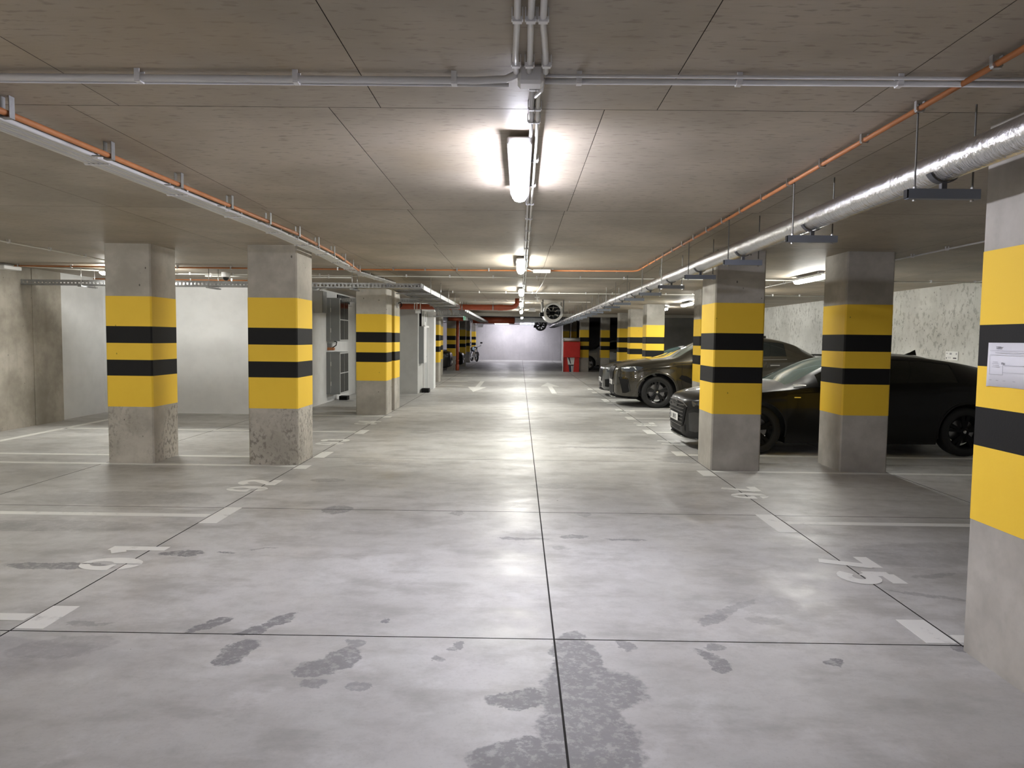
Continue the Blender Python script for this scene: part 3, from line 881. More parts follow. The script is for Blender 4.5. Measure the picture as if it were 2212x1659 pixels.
# ------------------------------------------------------------------ foil duct and hangers
DX, DZ, DR = 1.945, 2.40, 0.071
ys = np.arange(-2.0, 46.01, 0.5)
bm = BM()
rings = []
for i, y in enumerate(ys):
    rj = DR * (1 + 0.02 * math.sin(i * 1.7))
    rings.append([bm.verts.new((rj * math.cos(2 * math.pi * k / 24), y, rj * math.sin(2 * math.pi * k / 24))) for k in range(24)])
for a, b in zip(rings, rings[1:]):
    for k in range(24):
        bm.faces.new((a[k], a[(k + 1) % 24], b[(k + 1) % 24], b[k]))
bm.faces.new(rings[0])
bm.faces.new(rings[-1][::-1])
duct = build('foil_duct', bm, 'foil', None, True, (DX, 0, DZ))
tag(duct, 'long silver foil-wrapped pipe hanging under the ceiling along the parked cars', 'pipe')
bm = BM()
box(bm, -0.165, 0.165, -0.018, 0.018, -0.045, 0.0)
chan = bpy.data.meshes.new('channel'); bmesh.ops.recalc_face_normals(bm, faces=bm.faces); bm.to_mesh(chan); bm.free(); chan.materials.append(MAT['channel'])
bm = BM()
box(bm, -0.172, -0.165, -0.016, 0.016, -0.042, -0.003)
cend = bpy.data.meshes.new('end_cap'); bm.to_mesh(cend); bm.free(); cend.materials.append(MAT['black'])
bm = BM()
tube(bm, [(0, 0, -0.055), (0, 0, 0.385)], 0.0048, 6)
rodm = bpy.data.meshes.new('rod'); bmesh.ops.recalc_face_normals(bm, faces=bm.faces); bm.to_mesh(rodm); bm.free(); rodm.materials.append(MAT['rod'])
bm = BM()
tube(bm, [(0, 0, -0.055), (0, 0, -0.046)], 0.009, 6)
nutm = bpy.data.meshes.new('nut'); bmesh.ops.recalc_face_normals(bm, faces=bm.faces); bm.to_mesh(nutm); bm.free(); nutm.materials.append(MAT['nut'])
bm = BM()
for i in range(9):
    pass
ra = [[], []]
for s, yy in enumerate((-0.02, 0.02)):
    for k in range(11):
        a = math.radians(205 + 130 * k / 10)
        ra[s].append((bm.verts.new((0.074 * math.cos(a), yy, 0.105 + 0.074 * math.sin(a))), bm.verts.new((0.079 * math.cos(a), yy, 0.105 + 0.079 * math.sin(a)))))
for k in range(10):
    for q in (0, 1):
        bm.faces.new((ra[0][k][q], ra[0][k + 1][q], ra[1][k + 1][q], ra[1][k][q]))
    for s in (0, 1):
        bm.faces.new((ra[s][k][0], ra[s][k + 1][0], ra[s][k + 1][1], ra[s][k][1]))
box(bm, -0.012, 0.012, -0.012, 0.012, 0.0, 0.03)
sadm = bpy.data.meshes.new('saddle'); bmesh.ops.recalc_face_normals(bm, faces=bm.faces); bm.to_mesh(sadm); bm.free(); sadm.materials.append(MAT['saddle'])
for i in range(28):
    y = 3.42 + 1.505 * i
    r = empty('duct_hanger', (DX, y, DZ - 0.105))
    tag(r, '%s grey channel hanger from the camera carrying the silver pipe' % ORD[i], 'hanger', 'hangers of the silver pipe')
    for nm, me, px, pz in (('channel', chan, 0, 0), ('end_cap', cend, 0, 0), ('rod', rodm, -0.13, 0), ('rod', rodm, 0.135, 0), ('nut', nutm, -0.13, 0), ('nut', nutm, 0.135, 0), ('nut', nutm, -0.13, 0.056), ('nut', nutm, 0.135, 0.056), ('saddle', sadm, 0, 0)):
        o = bpy.data.objects.new(nm, me)
        COL.objects.link(o)
        o.parent = r
        o.location = (px, 0, pz)

# ------------------------------------------------------------------ red pipes
rp = empty('red_pipe', (-4.2, 20.0, 2.43))
tag(rp, 'horizontal dark red pipe hung across the ceiling with an elbow going up', 'pipe')
bm = BM()
pts = [(-0.3, 0, 0), (3.82, 0, 0), (3.98, 0, 0.01), (4.07, 0, 0.05), (4.11, 0, 0.12), (4.11, 0, 0.25)]
tube(bm, pts, [0.078, 0.078, 0.062, 0.062, 0.062, 0.062], 16)
build('tube', bm, 'redpipe', rp, True)
bm = BM()
lathe(bm, [(0.085, 3.58), (0.085, 3.72)], 'x', 16)
build('coupling', bm, 'redpipe', rp, True)
for x in (1.3, 2.6, 3.45):
    bm = BM()
    lathe(bm, [(0.081, x - 0.015), (0.081, x + 0.015)], 'x', 16)
    tube(bm, [(x, 0, 0.08), (x, 0, 0.25)], 0.005, 6)
    build('hanger_ring', bm, 'galv', rp)
rv = empty('red_pipe', (-3.03, 35.2, 0))
tag(rv, 'upright red pipe standing on the floor in front of a banded column', 'pipe')
bm = BM()
tube(bm, [(0, 0, 0), (0, 0, 2.45)], 0.072, 16)
build('tube', bm, 'redpipe', rv, True)
for z0, z1, rad in ((0.0, 0.30, 0.09), (0.44, 0.52, 0.082), (1.30, 1.33, 0.078), (2.02, 2.06, 0.078)):
    bm = BM()
    lathe(bm, [(rad - 0.012, z0), (rad, z0 + 0.005), (rad, z1 - 0.005), (rad - 0.012, z1)], 'z', 16)
    build('coupling', bm, 'redpipe', rv, True)
rh = tubeo('tee_arm', [(-0.45, 0, 2.5), (0.27, 0, 2.5)], 0.10, 'redpipe', rv, 16)
ro = tubeo('red_pipe', [(-2.4, 37.0, 2.50), (-0.28, 37.0, 2.50)], 0.17, 'redpipe', None, 16)
tag(ro, 'dim red pipe hanging under the dark ceiling behind the beam', 'pipe')
gd = boxo('vent_duct', (-0.25, 1.4, 37.4, 37.8, 2.44, 2.64), 'galv')
tag(gd, 'flat grey duct under the dark ceiling behind the beam', 'duct')

# ------------------------------------------------------------------ cable trays
def tray_x(y, z, x0, x1, label, h=0.085, wd=0.2, pitch=0.062):
    r = empty('cable_tray', (x0, y, z))
    tag(r, label, 'cable tray')
    L = x1 - x0
    boxo('tray_base', (0, L, 0, wd, 0, 0.003), 'galv', r)
    for yy in (0, wd):
        bm = BM()   # side flange with a row of slots
        n = int(L / pitch)
        t = 0.0025
        box(bm, 0, L, yy, yy + t, 0, h * 0.25)
        box(bm, 0, L, yy, yy + t, h * 0.7, h)
        for k in range(n + 1):
            xx = k * pitch
            box(bm, xx, min(L, xx + pitch * 0.5), yy, yy + t, h * 0.25, h * 0.7)
        o = build('slotted_flange', bm, 'galv', r)
        o['kind'] = 'stuff'
    for k in range(5):
        tubeo('tray_cable', [(0, 0.03 + 0.03 * k, 0.016), (L, 0.03 + 0.03 * k, 0.016)], 0.012, 'cream', r, 6)
    return r


t1 = tray_x(12.0, 2.385, -8.28, -1.62, 'perforated steel cable tray running across in front of the white back wall')
for k, x in enumerate((-7.2, -5.1, -2.75)):
    r = empty('tray_hanger', (x, 12.05, 2.37))
    tag(r, '%s steel hanger from the concrete wall under the perforated tray' % ORD[k], 'hanger', 'hangers of the perforated tray')
    boxo('bar', (-0.03, 0.03, -0.22, 0.25, -0.022, 0.0), 'galv', r)
    for yy in (-0.17, 0.21):
        tubeo('rod', [(0, yy, 0), (0, yy, H - 2.37)], 0.005, 'nut', r, 6)
tray_x(17.4, 2.42, -4.55, -2.2, 'short perforated cable tray behind the tight column pair')


def ladder(x0, x1, y0, y1, z, label, h=0.08):
    r = empty('cable_ladder', (x0, y0, z))
    tag(r, label, 'cable ladder')
    W_, L = x1 - x0, y1 - y0
    for xx in (0, W_):
        bm = BM()
        box(bm, xx - 0.0025, xx + 0.0025, 0, L, 0, h)
        box(bm, xx - 0.012, xx + 0.012, 0, L, h - 0.004, h)
        box(bm, xx - 0.012, xx + 0.012, 0, L, 0, 0.004)
        build('side_rail', bm, 'galv', r)
    for k in range(int(L / 0.55) + 1):
        boxo('rung', (0, W_, k * 0.55, k * 0.55 + 0.04, 0.004, 0.024), 'galv', r)
    for k in range(9):
        xx = 0.04 + k * (W_ - 0.08) / 8
        tubeo('ladder_cable', [(xx, 0.02, 0.04), (xx + 0.01, L * 0.5, 0.04), (xx, L, 0.04)], 0.014, 'cream', r, 6)
    return r


ladder(-2.20, -1.64, 11.95, 19.7, 2.385, 'wide cable ladder running from the perforated tray toward the red pipe')
ladder(-1.98, -1.62, 21.3, 38.0, 2.36, 'narrow cable ladder running on below the red pipe to the far end')
for k, (y, xx) in enumerate(((13.0, -1.6), (14.6, -1.6), (16.2, -1.6), (17.8, -1.6), (19.3, -1.6), (21.5, -1.59), (22.4, -1.59))):
    r = empty('ladder_hanger', (xx, y, 2.38))
    tag(r, '%s threaded rod hanger from the camera holding the cable ladder' % ORD[k], 'hanger', 'hangers of the cable ladder')
    tubeo('rod', [(0, 0, -0.01), (0, 0, H - 2.38)], 0.005, 'nut', r, 6)
    boxo('foot', (-0.62 if y < 20 else -0.4, 0.01, -0.015, 0.015, -0.03, -0.008), 'galv', r)
# cables dropping at the ladder's end
cd = empty('cable_drop', (-2.35, 19.8, 2.18))
tag(cd, 'curtain of grey cables dropping from the end of the wide cable ladder', 'cables')
for k in range(24):
    if k in (15, 16):
        continue
    x = 0.03 + k * 0.027
    tubeo('cable', [(x - 0.05, -0.1, 0.245), (x - 0.02, 0.02, 0.21), (x + 0.02, 0.06, 0.12), (x + 0.03, 0.06, 0.0)], 0.0105, 'cream', cd, 6)
boxo('support_bar', (-0.02, 0.80, 0.03, 0.10, -0.03, 0.0), 'galv', cd)
sb = empty('switch_box', (-2.62, 18.6, 2.2))
tag(sb, 'small white box with three upright conduits behind the tight column pair', 'box')
boxo('box_body', (-0.06, 0.07, -0.03, 0.03, 0.0, 0.10), 'white', sb)
for x in (-0.09, -0.03, 0.06):
    tubeo('riser', [(x, 0, 0.08), (x + 0.01, 0, H - 2.2)], 0.012, 'pvcw', sb, 6)

# ------------------------------------------------------------------ electrical cabinets on the inner wall
def meter_cabinet(y0, y1, z0, z1, label):
    r = empty('meter_cabinet', (-4.62, y0, z0))
    tag(r, label, 'cabinet')
    D, L, h = 0.32, y1 - y0, z1 - z0
    boxo('body', (0, D, 0, L, 0, h), 'cabinet', r, 0.004)
    fr = boxo('door', (D, D + 0.012, 0.01, L - 0.01, 0.01, h - 0.01), 'cabframe', r)
    for a, b in ((0.04, L / 2 - 0.015), (L / 2 + 0.015, L - 0.04)):
        for c, d in ((0.04, h * 0.5 - 0.012), (h * 0.5 + 0.012, h - 0.04)):
            boxo('door_pane', (D + 0.012, D + 0.016, a, b, c, d), 'cabglass', fr)
    boxo('seam_strip', (0.10, 0.108, -0.003, 0.0, 0.03, h - 0.03), 'cabframe', r)
    for z in (h * 0.25, h * 0.72):
        boxo('latch', (0.104, 0.118, -0.012, -0.003, z - 0.05, z + 0.05), 'white', r)
    return r


meter_cabinet(17.27, 18.12, 1.47, 2.50, 'grey meter cabinet with dark glazed door, upper of the two on the inner wall')
meter_cabinet(17.27, 18.12, 0.20, 1.21, 'grey meter cabinet with dark glazed door, lower of the two on the inner wall')
r = empty('junction_cabinet', (-4.62, 16.2, 2.1))
tag(r, 'small grey cable box high on the inner wall behind the blotched column', 'box')
boxo('body', (0, 0.20, 0, 0.35, 0, 0.50), 'cabframe', r, 0.004)
boxo('lid', (0.20, 0.215, 0.01, 0.34, 0.01, 0.49), 'cabinet', r)
tubeo('inlet', [(0.1, 0.1, 0.5), (0.12, 0.12, 0.54), (0.22, 0.3, 0.56)], 0.012, 'pvcw', r, 6)
r = empty('red_switch', (-4.62, 17.35, 1.25))
tag(r, 'small orange-red switch with a loop of black cable between the meter cabinets', 'switch')
boxo('switch_body', (0, 0.16, 0, 0.12, 0.0, 0.07), 'orange', r, 0.008)
boxo('cover', (0.0, 0.10, 0.0, 0.12, 0.07, 0.17), 'cabinet', r)
tubeo('cable_loop', [(0.12, 0.06, 0.07), (0.2, 0.06, 0.12), (0.22, 0.06, 0.2), (0.15, 0.06, 0.22)], 0.012, 'black', r, 6)
r = empty('wall_duct', (-4.62, 18.3, 2.42))
tag(r, 'dark ventilation opening with pale rail above the meter cabinets', 'vent')
boxo('opening', (0, 0.02, 0, 1.3, 0.03, 0.22), 'black', r)
boxo('rail', (0, 0.06, -1.0, 1.4, -0.03, 0.0), 'cabframe', r)
for k in range(9):
    boxo('louvre', (0.018, 0.03, 0.08 + 0.14 * k, 0.10 + 0.14 * k, 0.05, 0.21), 'cabinet', r)
o = boxo('door_stop', (-4.50, -4.30, 18.0, 18.25, 0.0, 0.10), 'black')
tag(o, 'black rubber block on the floor under the lower meter cabinet', 'block')
r = tag(empty('door_1', (-4.62, 15.95, 0)), None, None, None, 'structure')
boxo('door_frame', (0, 0.035, -0.07, 0.0, 0, 2.06), 'doorg', r)
boxo('door_leaf', (0, 0.02, -0.95, -0.08, 0.0, 2.02), 'doorg', r)
boxo('door_closer', (0.03, 0.08, -0.30, 0.02, 1.98, 2.07), 'white', r)

# side of the grey wall block
r = empty('fire_panel', (-2.86, 20.55, 0.85))
tag(r, 'slim grey cabinet with white front on the end of the grey wall block', 'cabinet')
boxo('body', (0, 0.13, 0, 0.55, 0, 1.05), 'cabinet', r, 0.004)
boxo('front', (0.13, 0.145, 0.01, 0.54, 0.01, 1.04), 'white', r)
boxo('cable_chase', (0, 0.06, 0.05, 0.12, 1.05, 1.7), 'black', r)
r = empty('block_sign', (-2.855, 21.55, 1.95))
tag(r, 'small white sign with a dark mark above the door of the grey wall block', 'sign')
boxo('plate', (0, 0.01, 0, 0.5, 0, 0.42), 'white', r)
boxo('printed_mark', (0.01, 0.012, 0.18, 0.32, 0.10, 0.34), 'print', r)
r = tag(empty('door_2', (-2.86, 21.35, 0)), None, None, None, 'structure')
boxo('door_leaf', (0, 0.03, 0.06, 0.94, 0, 1.88), 'doorg', r)
for b in ((0, 0.06, 0, 0.06, 0, 1.94), (0, 0.06, 0.94, 1.0, 0, 1.94), (0, 0.06, 0.06, 0.94, 1.88, 1.94)):
    boxo('door_frame', b, 'white', r)
boxo('door_handle', (0.03, 0.09, 0.12, 0.26, 1.0, 1.03), 'rod', r)
tag(boxo('trim_2', (-2.86, -2.66, 22.45, 22.9, 0, H), 'plaster'), 'white pilaster at the end of the grey wall block', None, None, 'structure')
o = boxo('floor_box', (-2.82, -2.60, 20.75, 21.05, 0, 0.12), 'black', None, 0.01)
tag(o, 'small black box on the floor at the foot of the grey wall block', 'box')
r = empty('wall_sensor', (-2.70, 15.9, 2.28))
tag(r, 'small dark hooked sensor on the lit side of the second tight column', 'sensor')
boxo('base', (0, 0.03, -0.05, 0.05, -0.06, 0.06), 'clip', r)
tubeo('hook', [(0.02, -0.03, 0.04), (0.09, -0.05, 0.06), (0.12, -0.05, 0.0), (0.08, -0.05, -0.05)], 0.012, 'black', r, 6)

# ------------------------------------------------------------------ signs and small fixtures under the ceiling
r = empty('exit_sign', (0.19, 11.25, 2.60))
tag(r, 'slim white sign box with dark lettering beside the second aisle lamp', 'sign')
boxo('box_body', (0, 0.27, 0, 0.07, 0, 0.05), 'white', r, 0.006)
for k in range(7):
    boxo('printed_mark', (0.085 + k * 0.013, 0.093 + k * 0.013, -0.0012, 0.0, 0.020, 0.020 + 0.008 + 0.006 * ((k * 5) % 3 == 0)), 'printd', r)
tubeo('cable', [(0.0, 0.04, 0.03), (-0.05, 0.05, 0.05), (-0.1, 0.05, 0.06)], 0.008, 'pvcw', r, 6)
for (b, lab) in (((-8.28, -8.08, 11.35, 11.75, 2.585, 2.645), 'white emergency light box high on the raw concrete wall, larger of two'), ((-8.28, -8.20, 11.05, 11.3, 2.53, 2.58), 'white emergency light box on the raw concrete wall, smaller of two')):
    r = empty('emergency_light', (b[0], b[2], b[4]))
    tag(r, lab, 'lamp')
    boxo('cover', (0, b[1] - b[0], 0, b[3] - b[2], 0, b[5] - b[4]), 'white', r, 0.008)
    boxo('mounting_plate', (0, 0.1, 0.03, b[3] - b[2] - 0.03, b[5] - b[4], b[5] - b[4] + 0.03), 'clip', r)
r = empty('dome_camera', (-5.15, 12.7, 2.58))
tag(r, 'white dome camera on the conduit in front of the white back wall', 'camera')
bm = BM(); lathe(bm, [(0.0, 0.10), (0.075, 0.10), (0.075, 0.03), (0.06, 0.015)], 'z', 16); build('base', bm, 'white', r, True)
bm = BM(); lathe(bm, [(0.055, 0.015), (0.05, -0.015), (0.03, -0.04), (0.0, -0.045)], 'z', 16); build('dome', bm, 'cargl', r, True)
r = empty('exit_sign', (-2.75, 35.0, 2.42))
tag(r, 'small green exit sign with pale frame above the upright red pipe', 'sign')
boxo('box_body', (0, 0.22, 0, 0.05, 0, 0.28), 'white', r, 0.005)
boxo('green_face', (0.02, 0.12, -0.004, 0.0, 0.03, 0.25), 'green', r)
boxo('pictogram', (0.05, 0.09, -0.006, -0.004, 0.06, 0.2), 'white', r)
r = empty('exit_sign', (-2.95, 50.5, 2.34))
tag(r, 'white sign box high on the far end wall above the motorcycle', 'sign')
boxo('box_body', (0, 0.38, 0, 0.06, 0, 0.24), 'white', r, 0.006)
boxo('arm', (-0.3, 0.3, 0.01, 0.05, 0.15, 0.18), 'rod', r)
for x in (-0.2, 0.2):
    tubeo('rod', [(x, 0.03, 0.18), (x, 0.03, H - 2.34)], 0.01, 'rod', r, 6)
r = empty('ceiling_bracket', (0.43, 19.0, 2.62))
tag(r, 'small white T-shaped bracket under the ceiling before the jet fan', 'bracket')
boxo('plate', (-0.06, 0.06, -0.03, 0.03, 0.03, 0.06), 'white', r)
boxo('stem', (-0.008, 0.008, -0.01, 0.01, -0.08, 0.03), 'white', r)
r = empty('emergency_light', (0.28, 26.0, 2.55))
tag(r, 'flat white fixture under the ceiling beside the fifth aisle lamp', 'lamp')
boxo('cover', (0, 0.27, 0, 0.08, 0, 0.045), 'white', r, 0.006)
boxo('mounting_plate', (0.03, 0.24, 0.02, 0.06, 0.045, H - 2.55), 'clip', r)


# ------------------------------------------------------------------ jet fans
def jet_fan(x, y, z, rad, L, label, skin='fan'):
    r = empty('jet_fan', (x, y, z))
    tag(r, label, 'fan')
    bm = BM()
    seg = 12
    lathe(bm, [(rad * 0.74, 0.0), (rad * 0.93, -0.015), (rad, 0.04), (rad, L * 0.32), (rad * 0.86, L * 0.36), (rad * 0.86, L * 0.64), (rad, L * 0.68), (rad, L - 0.04), (rad * 0.93, L), (rad * 0.74, L)], 'y', 24)
    build('casing', bm, skin, r, True)
    bm = BM()
    lathe(bm, [(rad * 0.74, 0.0), (rad * 0.70, L * 0.4), (rad * 0.70, L * 0.6), (rad * 0.74, L)], 'y', 24)
    build('inner_wall', bm, 'black', r, True)
    bm = BM()
    lathe(bm, [(0.0, L * 0.30), (rad * 0.2, L * 0.33), (rad * 0.28, L * 0.42), (rad * 0.28, L * 0.6), (0.0, L * 0.62)], 'y', 16)
    build('hub', bm, 'rod', r, True)
    for k in range(7):
        bm = BM()
        a = 2 * math.pi * k / 7
        c, s = math.cos(a), math.sin(a)
        t = Vector((-s, 0, c))
        rdv = Vector((c, 0, s))
        P = [rdv * rad * 0.26 - t * 0.03 + Vector((0, L * 0.44, 0)), rdv * rad * 0.26 + t * 0.03 + Vector((0, L * 0.52, 0)), rdv * rad * 0.68 + t * 0.065 + Vector((0, L * 0.50, 0)), rdv * rad * 0.68 - t * 0.06 + Vector((0, L * 0.46, 0))]
        f = quad(bm, P)
        e = bmesh.ops.extrude_face_region(bm, geom=[f])
        for v in [g for g in e['geom'] if isinstance(g, bmesh.types.BMVert)]:
            v.co.y += 0.008
        build('blade', bm, 'galv', r)
    for zz in (-0.35, 0.1, 0.45):
        boxo('guard_bar', (-rad * 0.72, rad * 0.72, 0.01, 0.02, rad * zz - 0.006, rad * zz + 0.006), 'rod', r)
    boxo('terminal_box', (-rad - 0.10, -rad + 0.01, 0.02, 0.22, -rad * 0.45, -rad * 0.05), 'black', r)
    for sx in (-1, 1):
        for yy in (0.12, L - 0.15):
            boxo('hanger_strap', (sx * (rad + 0.015) - 0.018, sx * (rad + 0.015) + 0.018, yy, yy + 0.03, -0.03, H - z), 'rod', r)
    return r


jet_fan(0.92, 20.3, 2.335, 0.275, 1.5, 'big white jet fan with dark mouth hanging under the ceiling over the aisle')
jet_fan(1.15, 40.0, 2.33, 0.30, 1.5, 'dark jet fan hanging far off in front of the end wall', 'saddle')

# ------------------------------------------------------------------ red cabinet
r = empty('red_cabinet', (2.51, 35.2, 0))
tag(r, 'bright red cabinet with a printed front and a silver roll on top', 'cabinet')
boxo('upper_box', (-0.405, 0.405, -0.12, 0.24, 0.70, 1.46), 'red', r, 0.01)
boxo('lower_panel', (-0.385, 0.375, -0.02, 0.24, 0.0, 0.70), 'red', r)
bm = BM()
tube(bm, [(-0.42, 0.02, 1.56), (0.40, 0.02, 1.56)], 0.085, 14)
build('rolled_sheet', bm, 'sheet', r, True)
boxo('white_edge', (-0.425, -0.405, -0.10, 0.24, 0.0, 1.6), 'white', r)


def pr(name, pts, mat, y):
    bm = BM()
    f = quad(bm, [(a, y, b) for a, b in pts])
    build(name, bm, mat, r)


pr('printed_shape', [(-0.215, 0.70), (0.155, 0.70), (0.115, 0.355), (-0.165, 0.355)], 'white', -0.0215)
pr('printed_shape', [(-0.17, 0.70), (-0.09, 0.70), (-0.01, 0.40), (-0.06, 0.40)], 'printd', -0.0225)
pr('printed_shape', [(-0.165, 0.355), (0.115, 0.355), (0.095, 0.29), (-0.13, 0.29)], 'printd', -0.0215)
pr('printed_shape', [(-0.13, 0.29), (0.095, 0.29), (0.06, 0.0), (-0.10, 0.0)], 'navy', -0.0215)
pr('printed_shape', [(-0.01, 0.29), (0.06, 0.29), (0.045, 0.0), (0.01, 0.0)], 'plate', -0.0225)
pr('printed_shape', [(0.09, 0.29), (0.12, 0.32), (0.085, 0.0), (0.06, 0.0)], 'plate', -0.0225)


# ------------------------------------------------------------------ cars
def pchip(pts):
    X = np.array([p[0] for p in pts], float)
    Y = np.array([p[1] for p in pts], float)
    h = np.diff(X)
    d = np.diff(Y) / h
    m = np.zeros(len(X))
    for i in range(1, len(X) - 1):
        if d[i - 1] * d[i] > 0:
            w1, w2 = 2 * h[i] + h[i - 1], h[i] + 2 * h[i - 1]
            m[i] = (w1 + w2) / (w1 / d[i - 1] + w2 / d[i])
    m[0], m[-1] = d[0], d[-1]

    def f(x):
        x = np.clip(x, X[0], X[-1])
        i = np.clip(np.searchsorted(X, x) - 1, 0, len(h) - 1)
        t = (x - X[i]) / h[i]
        return float((2 * t**3 - 3 * t**2 + 1) * Y[i] + (t**3 - 2 * t**2 + t) * h[i] * m[i] + (-2 * t**3 + 3 * t**2) * Y[i + 1] + (t**3 - t**2) * h[i] * m[i + 1])
    return f


SUV = dict(
    L=4.93, wheels=(0.95, 3.92), R=0.37, Ra=0.445, zw=0.372, tw=0.27,
    top=[(0, 0.86), (0.03, 0.915), (0.10, 0.965), (0.3, 1.045), (0.8, 1.135), (1.25, 1.19), (1.42, 1.235), (1.75, 1.415), (2.1, 1.575), (2.45, 1.655), (2.9, 1.69), (3.4, 1.69), (3.75, 1.665), (4.2, 1.565), (4.6, 1.36), (4.76, 1.25), (4.88, 1.18), (4.93, 1.05)],
    belt=[(0, 0.80), (0.1, 0.88), (0.5, 0.985), (1.3, 1.075), (1.8, 1.10), (3.0, 1.15), (4.0, 1.19), (4.6, 1.17), (4.93, 1.0)],
    wid=[(0, 0.42), (0.04, 0.56), (0.12, 0.70), (0.25, 0.82), (0.42, 0.91), (0.62, 0.965), (1.0, 1.0), (2.0, 0.985), (3.2, 0.995), (4.0, 1.0), (4.5, 0.95), (4.8, 0.86), (4.93, 0.74)],
    wt=[(0, 0.34), (0.1, 0.56), (0.3, 0.68), (0.6, 0.76), (1.25, 0.80), (1.5, 0.76), (2.1, 0.66), (2.6, 0.62), (3.6, 0.60), (4.4, 0.58), (4.8, 0.66), (4.93, 0.62)],
    crown=[(0, 0.03), (1.2, 0.045), (1.6, 0.07), (2.4, 0.05), (4.4, 0.06), (4.93, 0.03)],
    bot=[(0, 0.30), (0.05, 0.235), (0.3, 0.20), (1.5, 0.215), (3.4, 0.225), (4.5, 0.27), (4.93, 0.36)],
    ws=(1.36, 2.3), rw=(4.0, 4.66), win=(1.75, 2.86, 3.95), side_low=0.10)
SEDAN = dict(
    L=4.95, wheels=(0.94, 3.86), R=0.345, Ra=0.40, zw=0.347, tw=0.25,
    top=[(0, 0.70), (0.03, 0.75), (0.12, 0.80), (0.4, 0.87), (0.9, 0.945), (1.3, 0.99), (1.45, 1.03), (1.8, 1.20), (2.15, 1.345), (2.5, 1.41), (2.9, 1.435), (3.3, 1.42), (3.7, 1.375), (4.1, 1.31), (4.45, 1.22), (4.75, 1.09), (4.95, 0.95)],
    belt=[(0, 0.62), (0.1, 0.71), (0.5, 0.80), (1.3, 0.90), (1.8, 0.935), (3.0, 0.97), (4.0, 1.0), (4.6, 0.99), (4.95, 0.86)],
    wid=[(0, 0.42), (0.04, 0.54), (0.12, 0.67), (0.25, 0.78), (0.42, 0.86), (0.62, 0.91), (1.0, 0.945), (2.0, 0.94), (3.2, 0.945), (4.0, 0.94), (4.5, 0.90), (4.8, 0.82), (4.95, 0.72)],
    wt=[(0, 0.34), (0.1, 0.53), (0.3, 0.63), (0.6, 0.70), (1.25, 0.74), (1.5, 0.71), (2.1, 0.61), (2.6, 0.57), (3.6, 0.55), (4.3, 0.57), (4.7, 0.64), (4.95, 0.6)],
    crown=[(0, 0.03), (1.2, 0.05), (1.6, 0.06), (2.4, 0.045), (4.2, 0.05), (4.95, 0.03)],
    bot=[(0, 0.24), (0.05, 0.185), (0.3, 0.155), (1.5, 0.16), (3.4, 0.165), (4.5, 0.22), (4.95, 0.32)],
    ws=(1.40, 2.3), rw=(3.5, 4.55), win=(1.8, 2.72, 3.75), side_low=0.06)
CROSS = dict(SUV)
CROSS.update(L=4.5, wheels=(0.88, 3.55), R=0.345, Ra=0.41, zw=0.347,
    top=[(0, 0.82), (0.03, 0.88), (0.1, 0.93), (0.4, 0.99), (0.9, 1.06), (1.15, 1.09), (1.3, 1.14), (1.6, 1.34), (1.9, 1.50), (2.3, 1.58), (2.9, 1.61), (3.5, 1.58), (3.95, 1.49), (4.25, 1.26), (4.4, 1.05), (4.5, 0.95)],
    belt=[(0, 0.76), (0.1, 0.84), (0.5, 0.92), (1.2, 0.99), (2.5, 1.04), (3.6, 1.08), (4.2, 1.06), (4.5, 0.88)],
    wid=[(0, 0.56), (0.05, 0.68), (0.14, 0.78), (0.32, 0.87), (0.6, 0.91), (1.0, 0.925), (3.2, 0.925), (3.9, 0.90), (4.3, 0.83), (4.5, 0.72)],
    wt=[(0, 0.46), (0.1, 0.6), (0.6, 0.68), (1.15, 0.72), (1.4, 0.69), (2.0, 0.60), (3.6, 0.58), (4.2, 0.62), (4.5, 0.58)],
    crown=[(0, 0.03), (1.2, 0.045), (2.4, 0.05), (4.5, 0.03)],
    bot=[(0, 0.30), (0.05, 0.235), (0.3, 0.20), (1.5, 0.21), (3.4, 0.22), (4.2, 0.27), (4.5, 0.36)],
    ws=(1.24, 2.05), rw=(3.97, 4.3), win=(1.55, 2.45, 3.5))


